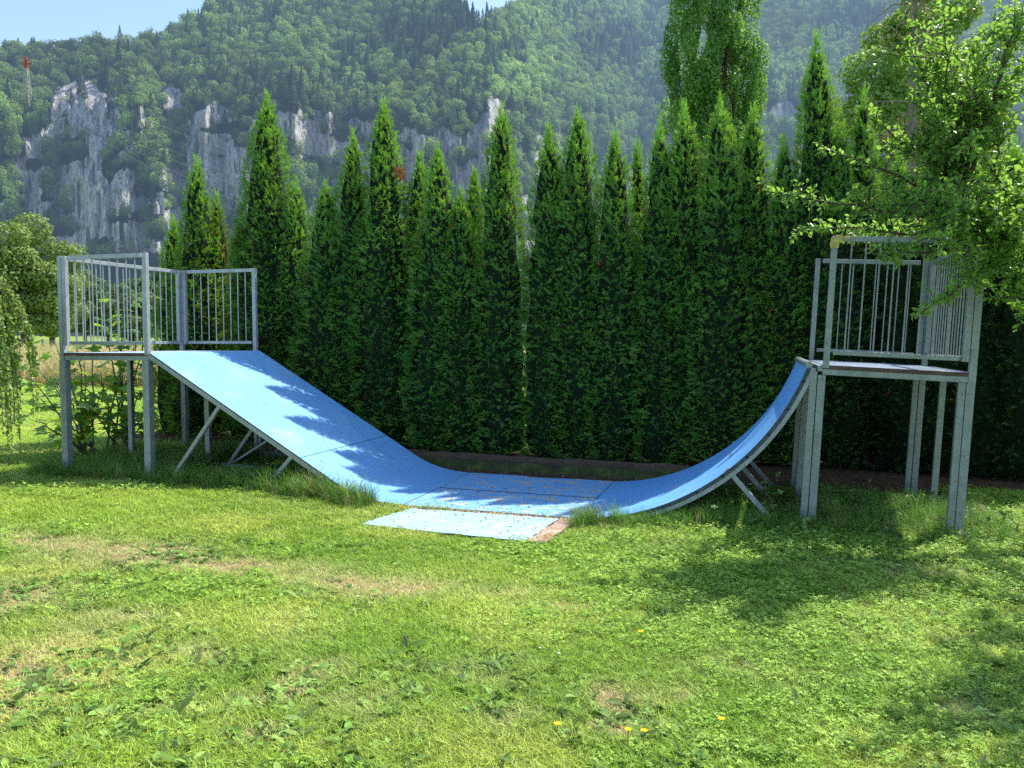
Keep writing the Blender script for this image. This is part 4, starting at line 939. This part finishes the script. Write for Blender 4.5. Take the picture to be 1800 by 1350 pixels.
# weeping shrub at the left edge
r = np.random.default_rng(41); b = np.array([at(-66, 700, 8.4)[0], 8.4, 0]); root = empty('weeping_shrub', tuple(b)); prop(root, 'weeping shrub with hanging pale green strands at the left edge', 'shrub'); mb = MB(); P, D = [], []
mb.tube([(0, 0, -.1), (.02, 0, 1.2), (0, 0, 2.1)], [.05, .04, .03], 8)
for i in range(130):
    a = r.uniform(0, 2*PI); q = r.uniform(.15, .70); top = np.array([0, 0, 2.2+r.uniform(-.15, .1)]); e = np.array([q*math.cos(a), q*math.sin(a), r.uniform(.1, 1.5)]); m = np.array([q*1.05*math.cos(a), q*1.05*math.sin(a), 2.4+r.uniform(-.1, .15)-q*.3]); Q = bez(top, m, e, 12); mb.tube(Q, np.linspace(.007, .002, 12), 4, cap=False)
    for j in range(150): t = r.uniform(.12, 1)*11; k = min(10, int(t)); c = Q[k]+(Q[k+1]-Q[k])*(t-k); d = r.normal(size=3); d[2] -= 1.0; d /= np.linalg.norm(d); P.append(c+d*.02); D.append(d)
mb.build('stems', M['bark'], root); P = np.array(P); D = np.array(D); n = len(P); Rm = frames(np.cross(D, randdir(n, r)), np.zeros(n)); sd = np.cross(D, randdir(n, r)); sd /= np.linalg.norm(sd, axis=1, keepdims=True); Rm = np.stack([sd, D, np.cross(sd, D)], 2)
v, f = stamp(LEAF[0], LEAF[1], P, Rm, r.uniform(.035, .065, n)); npmesh('leaves', v, f, M['weep'], root, np.repeat(r.uniform(0, 1, n), 7))

# meadow fence: posts and wires
r = np.random.default_rng(51)
def fence_post(px, Y, h, w, lab):
    p = at(px, 600, Y); mb = MB(); mb.tube([(0, 0, -.2), (.0, .0, h*.5), (r.normal(0, .02), 0, h)], [w/2, w/2*.96, w/2*.9], 10); o = mb.build('fence_post', M['post_wood']); o.location = (p[0], p[1], 0); prop(o, lab, 'fence post', 'meadow fence posts')
fence_post(39, 46, 1.25, .28, 'thick weathered fence post under the big meadow tree'); fence_post(75, 50, 1.2, .16, 'thin fence post right of the thick one by the meadow tree'); fence_post(10, 44, 1.2, .16, 'thin fence post left of the thick one at the left edge')
fence_post(258, 52, 1.2, .16, 'thin fence post seen right of the left front guard post')
mb = MB()
for z_ in (.55, 1.05):
    P = [(-40, 43, z_), (at(10, 600, 44)[0], 44, z_), (at(39, 600, 46)[0], 46, z_), (at(75, 600, 50)[0], 50, z_), (at(258, 600, 52)[0], 52, z_), (0, 56, z_)]; mb.tube(P, .012, 4)
o = mb.build('fence_wire', M['steel_pale']); prop(o, 'thin wires strung along the meadow fence posts', 'fence wire')

# flowers in the lawn
def flower(px, py, mat, sz, lab, cat, h=.05):
    p = ground_at(px, py); root = empty('flower_'+cat if False else cat, (p[0], p[1], float(gz(p[0], p[1])))); prop(root, lab, cat, 'small flowers in the lawn')
    mb = MB(); mb.tube([(0, 0, 0), (.004, 0, h)], .0015, 5); mb.build('stem', M['weed_green'], root)
    mb = MB(); n = 14
    for i in range(n):
        a = 2*PI*i/n; d = Vector((math.cos(a), math.sin(a), .25)); s_ = Vector((-math.sin(a), math.cos(a), 0)); c = Vector((.004, 0, h)); mb.add([c, c+d*sz*.5-s_*sz*.13, c+d*sz, c+d*sz*.5+s_*sz*.13], [(0, 1, 2, 3)])
    mb.tube([(.004, 0, h-.004), (.004, 0, h+.004)], sz*.3, 8); mb.build('petals', mat, root)
M['weed_green'] = plainmat('stem_green', (.08, .16, .03), (.14, .24, .05), 20)
for px, py, lab in [(978, 1293, 'yellow dandelion, leftmost of those near the bottom edge'), (1102, 1303, 'yellow dandelion in the middle of the bottom edge, left of its pair'), (1130, 1305, 'yellow dandelion, right one of the close pair at the bottom'), (1266, 1285, 'yellow dandelion right of the close pair, lone one'), (703, 884, 'yellow dandelion by the left front corner of the flat panel'), (1125, 1126, 'small yellow dandelion in the middle of the lawn')]:
    flower(px, py, M['petal'], .019, lab, 'dandelion', .055)
for px, py, lab in [(652, 1060, 'white daisy left of the daisy cluster by the dry strip'), (124, 1208, 'white daisy in the dry grass near the left edge'), (948, 1150, 'white daisy left in the middle of the lawn'), (981, 1160, 'white daisy just right of another in the middle lawn'), (1372, 998, 'white daisy in the tree shadow on the right lawn'), (628, 1046, 'white daisy topmost of the cluster by the dry strip')]:
    flower(px, py, M['daisy'], .010, lab, 'daisy', .04)

# ------------------------------------------------------------------ mountain
PXS = np.concatenate([np.arange(-900, -60, 8.0), np.arange(-60, 1000, 3.0), np.arange(1000, 2905, 6.0)])
capx = [-900, -300, 0, 100, 200, 270, 330, 380, 420, 500, 600, 700, 760, 800, 838, 850, 870, 900, 950, 1100, 1600, 2100, 2900]
capy = [230, 150, 122, 112, 104, 92, 66, 32, 10, -50, -85, -60, -20, 22, 72, 56, 42, 30, 8, -60, -70, -60, 80]
PROF = np.array([(385, -8), (400, -1), (420, 5), (445, 22), (462, 42), (472, 66), (482, 92), (494, 118), (508, 141), (540, 166), (600, 214), (700, 290), (860, 415), (1100, 600), (1500, 800)], float)
def rockmask(px, py):
    top = 26*(fbm(px/38, px*0, 107, 4)-.5)*2+np.interp(px, [-200, 0, 60, 110, 150, 200, 250, 300, 360, 430, 520, 560, 620, 700, 800, 860, 940, 1000, 1300, 1380, 1450, 1600], [240, 240, 250, 215, 168, 205, 205, 185, 215, 225, 215, 203, 225, 232, 240, 190, 240, 300, 300, 185, 300, 330])
    band = sstep(-14, 10, py-top-14*(fbm(px/25, py/40, 101)-.5))
    n = fbm(px/75+3, py/110, 102, 5)+.10*(fbm(px/22, py/90, 103)-.5)*2
    th = np.where(px < 960, .41, .56)
    m = band*sstep(-.025, .03, n-th)
    for cx, cy, rx, ry in ((150, 215, 45, 60), (75, 330, 40, 60), (565, 245, 45, 45), (240, 400, 50, 40), (310, 190, 20, 25), (860, 230, 22, 50), (130, 330, 40, 60), (740, 300, 40, 50), (1365, 205, 25, 22), (620, 260, 30, 40)):
        m = np.maximum(m, sstep(1.25, .75, np.sqrt(((px-cx)/rx)**2+((py-cy)/ry)**2)+.7*(fbm(px/14, py/30, 104)-.5)))
    m = m*sstep(462, 450, py)*(1-.8*sstep(.56, .62, fbm(px/30+7, py/22, 106, 4)))
    return np.clip(m, 0, 1)
nt = 300; tt = np.linspace(0, 1, nt); seg = np.concatenate([[0], np.cumsum(np.hypot(*np.diff(PROF, axis=0).T))]); L_ = seg[-1]
sd_ = np.concatenate([np.linspace(0, seg[9], 200, endpoint=False), np.linspace(seg[9], seg[-1], nt-200)])
d0 = np.interp(sd_, seg, PROF[:, 0]); z0 = np.interp(sd_, seg, PROF[:, 1])
PX, SS = np.meshgrid(PXS, sd_, indexing='ij'); Dg = np.broadcast_to(d0, PX.shape).copy(); Zg = np.broadcast_to(z0, PX.shape).copy()
scale = 1+.55*sstep(800, 1150, PX)+.15*sstep(-100, -700, PX)
gul = (fbm(PX/150, Zg/500+PX*0, 111)-.5)*2; fine = (fbm(PX/36, Zg/70, 112, 5)-.5)*2; rid = 1-np.abs(fbm(PX/22, Zg/110, 113, 4)-.5)*4
cliff = sstep(15, 45, Zg)*sstep(165, 130, Zg)
rid2 = 1-np.abs(fbm(PX/9, Zg/26, 116, 4)-.5)*4; Dg = Dg-cliff*rid2*4.5; Dg = Dg+gul*26*sstep(0, 60, Zg)+cliff*(fine*20-rid*10)+(1-cliff)*fine*5*sstep(0, 40, Zg)
slope_r = sstep(960, 1200, PX); Dg = Dg+slope_r*(40*(fbm(PX/190, Zg/120, 114)-.5))
Dg = Dg*scale; Zg = Zg*scale*np.where(Zg > 0, 1, 1)
cap = (595-np.interp(PXS, capx, capy))/F; cap = cap+(fbm(PXS/60, PXS*0, 115)-.5)*.010
for i in range(len(PXS)):
    ang = (Zg[i]-CAMH)/Dg[i]; w = np.where(ang > cap[i])[0]
    if len(w):
        j = w[0]; dc = Dg[i, j]; zc = cap[i]*dc+CAMH; back = Dg[i, j:]-dc
        Zg[i, j:] = zc+.0*back-.35*np.maximum(back, 0)
Yg = Dg; Xg = Dg*(PX-900)/F; PYg = 595-F*(Zg-CAMH)/Dg
rk = rockmask(PX, PYg)
v = np.stack([Xg, Yg, Zg], -1); ii = np.arange(PX.size).reshape(PX.shape); f = np.stack([ii[:-1, :-1], ii[1:, :-1], ii[1:, 1:], ii[:-1, 1:]], -1).reshape(-1, 4)
s = N('mountain_side'); ps = s.pos(); a = s.n('Attribute', attribute_name='tint').outputs['Fac']
st1 = s.noise(s.mapv(ps, (.11, .11, .03)), 1, 8, .68, .6); st2 = s.noise(s.mapv(ps, (.45, .45, .10)), 1, 8, .7, .8); st3 = s.noise(s.mapv(ps, (.05, .05, .05)), 1, 5, .6)
rock = s.mix(st1, (.42, .40, .37), (.86, .81, .74)); rock = s.mix(s.ramp(st2, [(.38, (1, 1, 1)), (.52, (0, 0, 0))]), rock, (.12, .12, .125)); rock = s.mix(s.ramp(st3, [(.52, (0, 0, 0)), (.72, (.5,)*3)]), rock, (.38, .31, .21))
rock = s.mix(s.ramp(st2, [(.60, (0, 0, 0)), (.72, (.7,)*3)]), rock, (.66, .65, .63))
wood_ = s.mix(s.noise(ps, .15, 6, .7), (.012, .028, .010), (.05, .085, .025))
c = s.mix(s.ramp(a, [(.35, (0, 0, 0)), (.6, (1, 1, 1))]), wood_, rock)
p = s.pbr(c, .95, 0, s.bump(s.math('ADD', st1, s.math('MULTIPLY', st2, .5)), 1.0, 5.0), spec=.1, link=False); haze_glow(s, p.outputs[0], .125, .42)
mo = npmesh('mountain', v.reshape(-1, 3), f, s.m, tint=rk.ravel(), smooth=True); prop(mo, kind='structure')

# forest on the slopes: two kinds of crown
def blob_crown(seed):
    r = np.random.default_rng(seed); bl = [(0, 0, .45, .36, .36, .34)]
    for i in range(7): d = randdir(1, r)[0]; bl.append((d[0]*.26, d[1]*.26, .5+d[2]*.24, r.uniform(.14, .23), r.uniform(.14, .23), r.uniform(.12, .18)))
    v, f, t = crown_mesh(bl, 420, .085, r, shell=.75, up=.5); return v, f, t
def cone_crown(seed):
    r = np.random.default_rng(seed); n = 420; t = r.uniform(0, 1, n)**.8; a = r.uniform(0, 2*PI, n); q = .20*(1-t)**.9*r.uniform(.5, 1.05, n)*(1+.25*np.sin(t*38)); P = np.stack([q*np.cos(a), q*np.sin(a), .06+.94*t], 1)
    nr = np.stack([np.cos(a), np.sin(a), np.full(n, .9)], 1)+randdir(n, r)*.5; v, f = stamp(DIAM[0], DIAM[1], P, frames(nr, r.uniform(0, 2*PI, n)), .075*(1.15-.7*t)); return v, f, np.repeat(np.clip(.3+.4*t+r.normal(0, .2, n), 0, 1), 4)
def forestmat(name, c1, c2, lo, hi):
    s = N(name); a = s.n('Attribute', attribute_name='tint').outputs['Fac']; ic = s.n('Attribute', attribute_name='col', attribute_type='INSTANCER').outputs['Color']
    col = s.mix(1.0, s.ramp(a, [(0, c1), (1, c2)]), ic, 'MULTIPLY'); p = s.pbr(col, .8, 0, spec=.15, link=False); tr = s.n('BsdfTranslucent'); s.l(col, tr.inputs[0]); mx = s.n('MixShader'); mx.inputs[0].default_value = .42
    s.l(p.outputs[0], mx.inputs[1]); s.l(tr.outputs[0], mx.inputs[2]); haze_glow(s, mx.outputs[0], lo, hi); return s.m
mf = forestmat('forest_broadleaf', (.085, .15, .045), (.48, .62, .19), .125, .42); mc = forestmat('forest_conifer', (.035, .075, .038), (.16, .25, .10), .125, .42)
objs = [npmesh('crown_%02d' % i, *blob_crown(400+i)[:2], mf, tint=blob_crown(400+i)[2], link=False) for i in range(4)]+[npmesh('crown_%02d' % (4+i), *cone_crown(420+i)[:2], mc, tint=cone_crown(420+i)[2], link=False) for i in range(3)]
Cf = collection('forest_set', objs)
r = np.random.default_rng(61)
# sample quads by area
qa = np.linalg.norm(np.cross(v[1:, :-1]-v[:-1, :-1], v[:-1, 1:]-v[:-1, :-1]), axis=-1); vis = (PYg[:-1, :-1] > -260) & (PYg[:-1, :-1] < 470) & (PX[:-1, :-1] > -350) & (PX[:-1, :-1] < 2300)
# leave out far sides beyond the crest except just behind it
ahead = np.gradient(Zg, axis=1)[:-1, :-1] > -.02; qa = qa*vis*np.where(ahead, 1, .0)
rkq = rk[:-1, :-1]; dens = (1-.88*rkq)
prob = qa*dens; tot = prob.sum(); ntree = int(min(26000, tot/30.)); print('forest area', tot, 'trees', ntree)
ch = r.choice(prob.size, ntree, p=(prob/tot).ravel()); ci_, cj = np.unravel_index(ch, prob.shape); fu, fv = r.uniform(0, 1, ntree), r.uniform(0, 1, ntree)
P = v[ci_, cj]*((1-fu)*(1-fv))[:, None]+v[ci_+1, cj]*(fu*(1-fv))[:, None]+v[ci_, cj+1]*((1-fu)*fv)[:, None]+v[ci_+1, cj+1]*(fu*fv)[:, None]
pxx = PX[ci_, cj]; pyy = PYg[ci_, cj]; rkk = rkq[ci_, cj]; cl = cliff[ci_, cj]
conp = np.clip(.05+.75*sstep(.48, .62, fbm(pxx/90, pyy/60, 121))*(.35+.65*sstep(300, 900, pxx))+.35*sstep(60, 0, pyy)+.5*((pxx > 780) & (pxx < 860) & (pyy < 110)), 0, .88)
conp = np.where(pyy > 200, conp*.5, conp); con = r.uniform(0, 1, ntree) < conp
sz = r.uniform(6.0, 11.5, ntree)*(1-.35*cl*(rkk > .2)); far = P[:, 1]/520; sz = sz*np.where(rkk > .4, r.uniform(.4, .8, ntree), 1)*np.clip(far, 1, 1.35)**.7
S = np.stack([sz, sz, sz*r.uniform(.85, 1.25, ntree)], 1); hc = r.uniform(10, 17, ntree)*np.where(r.uniform(0, 1, ntree) < .15, 1.2, 1); S[con] = np.stack([hc, hc, hc], 1)[con]*np.array([1, 1, 1.0])
P[:, 2] -= np.where(con, 1.0, .18*sz)
lightv = np.clip(.75+1.1*(fbm(pxx/120, pyy/70, 131)-.5)+r.normal(0, .18, ntree)+.25*np.exp(-((pxx-900)/70)**2)*(pyy < 200), .4, 1.5)
warm = r.uniform(0, 1, ntree)[:, None]; col = lightv[:, None]*(np.array([.85, 1, .90])*(1-warm)+np.array([1.02, 1.02, .80])*warm)
scatter('mountain_forest', P, np.stack([r.normal(0, .06, ntree), r.normal(0, .06, ntree), r.uniform(0, 2*PI, ntree)], 1), S, np.where(con, r.integers(4, 7, ntree), r.integers(0, 4, ntree)), col, Cf,
        'mixed broadleaf and conifer forest covering the mountainside above and between the cliffs', 'forest')

# power pylon on the left shoulder with its lines
b = at(48, 182, 500); t_ = at(37, 100, 500); H = t_[2]-b[2]; root = empty('power_pylon', (b[0], b[1], b[2]-2)); prop(root, 'lattice power pylon with red top on the wooded left ridge', 'pylon')
M['pylon'] = plainmat('pylon_grey', (.30, .33, .30), (.42, .44, .40), 1); M['pylon_red'] = plainmat('pylon_red', (.36, .10, .06), (.45, .15, .09), 1)
def lattice(z0, z1, w0, w1, nseg):
    mb = MB()
    for i in range(nseg):
        za, zb = z0+(z1-z0)*i/nseg, z0+(z1-z0)*(i+1)/nseg; wa, wb = w0+(w1-w0)*i/nseg, w0+(w1-w0)*(i+1)/nseg; ca = [(-wa, -wa, za), (wa, -wa, za), (wa, wa, za), (-wa, wa, za)]; cb = [(-wb, -wb, zb), (wb, -wb, zb), (wb, wb, zb), (-wb, wb, zb)]
        for k in range(4):
            mb.bar(ca[k], cb[k], .28, .28); mb.bar(ca[k], cb[(k+1) % 4], .16, .16); mb.bar(ca[(k+1) % 4], cb[k], .16, .16); mb.bar(cb[k], cb[(k+1) % 4], .16, .16)
    return mb
lattice(0, H*.82, 2.2, .75, 8).build('tower', M['pylon'], root); mb = lattice(H*.82, H+2, .75, .5, 3)
mb.bar((-3.6, 0, H*.93), (3.6, 0, H*.93), .4, .6); mb.bar((-2.2, 0, H), (2.2, 0, H), .4, .5); mb.build('red_top', M['pylon_red'], root)
for z_, w_ in ((H*.50, 5), (H*.66, 4.2)): mb = MB(); mb.bar((-w_, 0, z_), (w_, 0, z_), .35, .5); mb.build('cross_arm', M['pylon'], root)
top0 = np.array(root.location); M['cable'] = plainmat('cable', (.34, .36, .37), (.42, .44, .45), 1)
for dx, zz, lab, ex, ey in [(-5, .50, 'power line lowest on the left', 470, 395), (5, .50, 'power line just above the lowest one', 475, 380), (-4.2, .66, 'power line third from below', 480, 350), (4.2, .66, 'power line crossing the middle of the cliff', 490, 335), (4.5, .93, 'power line from the red top of the pylon', 520, 300)]:
    a_ = top0+np.array([dx, -1, H*zz]); e = at(ex, ey, 330); mb = MB(); P_ = [a_+(e-a_)*t+np.array([0, 0, -14*4*t*(1-t)*.35]) for t in np.linspace(0, 1, 24)]; mb.tube([p-a_ for p in P_], .035, 5); o = mb.build('power_line', M['cable']); o.location = a_; prop(o, lab, 'power line', 'power lines')

# ------------------------------------------------------------------ camera, sun, sky
cam = bpy.data.cameras.new('camera'); co = bpy.data.objects.new('camera', cam); C.objects.link(co); sc.camera = co
cam.sensor_width = 36; cam.lens = 36*F/1800; cam.clip_end = 6000; cam.clip_start = .05
Xv = Vector((1, 0, 0)); Uv = Vector((0, math.sin(PITCH), math.cos(PITCH))); Fv = Vector((0, math.cos(PITCH), -math.sin(PITCH)))
rx_ = Xv*math.cos(ROLL)+Uv*math.sin(ROLL); ux = -Xv*math.sin(ROLL)+Uv*math.cos(ROLL)
co.matrix_world = Matrix((( rx_.x, ux.x, -Fv.x, 0), (rx_.y, ux.y, -Fv.y, 0), (rx_.z, ux.z, -Fv.z, CAMH), (0, 0, 0, 1)))
SU, SV = .44, .60
sdir = Vector((SU*ct-SV*st, SU*st+SV*ct, 1.0)).normalized()
sl = bpy.data.lights.new('sun', 'SUN'); sl.energy = 7.2; sl.angle = math.radians(.53); sl.color = (1, .945, .83)
so = bpy.data.objects.new('sun', sl); C.objects.link(so); so.rotation_euler = sdir.to_track_quat('Z', 'Y').to_euler(); so.location = (5, 8, 20)
w = bpy.data.worlds.new('World'); sc.world = w; w.use_nodes = True; nt_ = w.node_tree; bg = nt_.nodes['Background']; sky = nt_.nodes.new('ShaderNodeTexSky'); sky.sky_type = 'NISHITA'; sky.sun_disc = False
sky.sun_elevation = math.asin(sdir.z); sky.sun_rotation = math.atan2(sdir.x, sdir.y); sky.air_density = 1.0; sky.dust_density = .7; sky.ozone_density = 2.0
nt_.links.new(sky.outputs[0], bg.inputs[0]); bg.inputs[1].default_value = .275
sc.view_settings.view_transform = 'Standard'; sc.view_settings.look = 'None'; sc.view_settings.exposure = 0; sc.view_settings.gamma = 1
sc.cycles.max_bounces = 5; sc.cycles.transparent_max_bounces = 4; sc.cycles.diffuse_bounces = 3; sc.cycles.transmission_bounces = 2; sc.cycles.glossy_bounces = 1; sc.cycles.use_adaptive_sampling = True; sc.cycles.adaptive_threshold = .025
sc.cycles.use_denoising = False; sc.cycles.denoiser = 'OPENIMAGEDENOISE'
sc.cycles.sample_clamp_indirect = 6
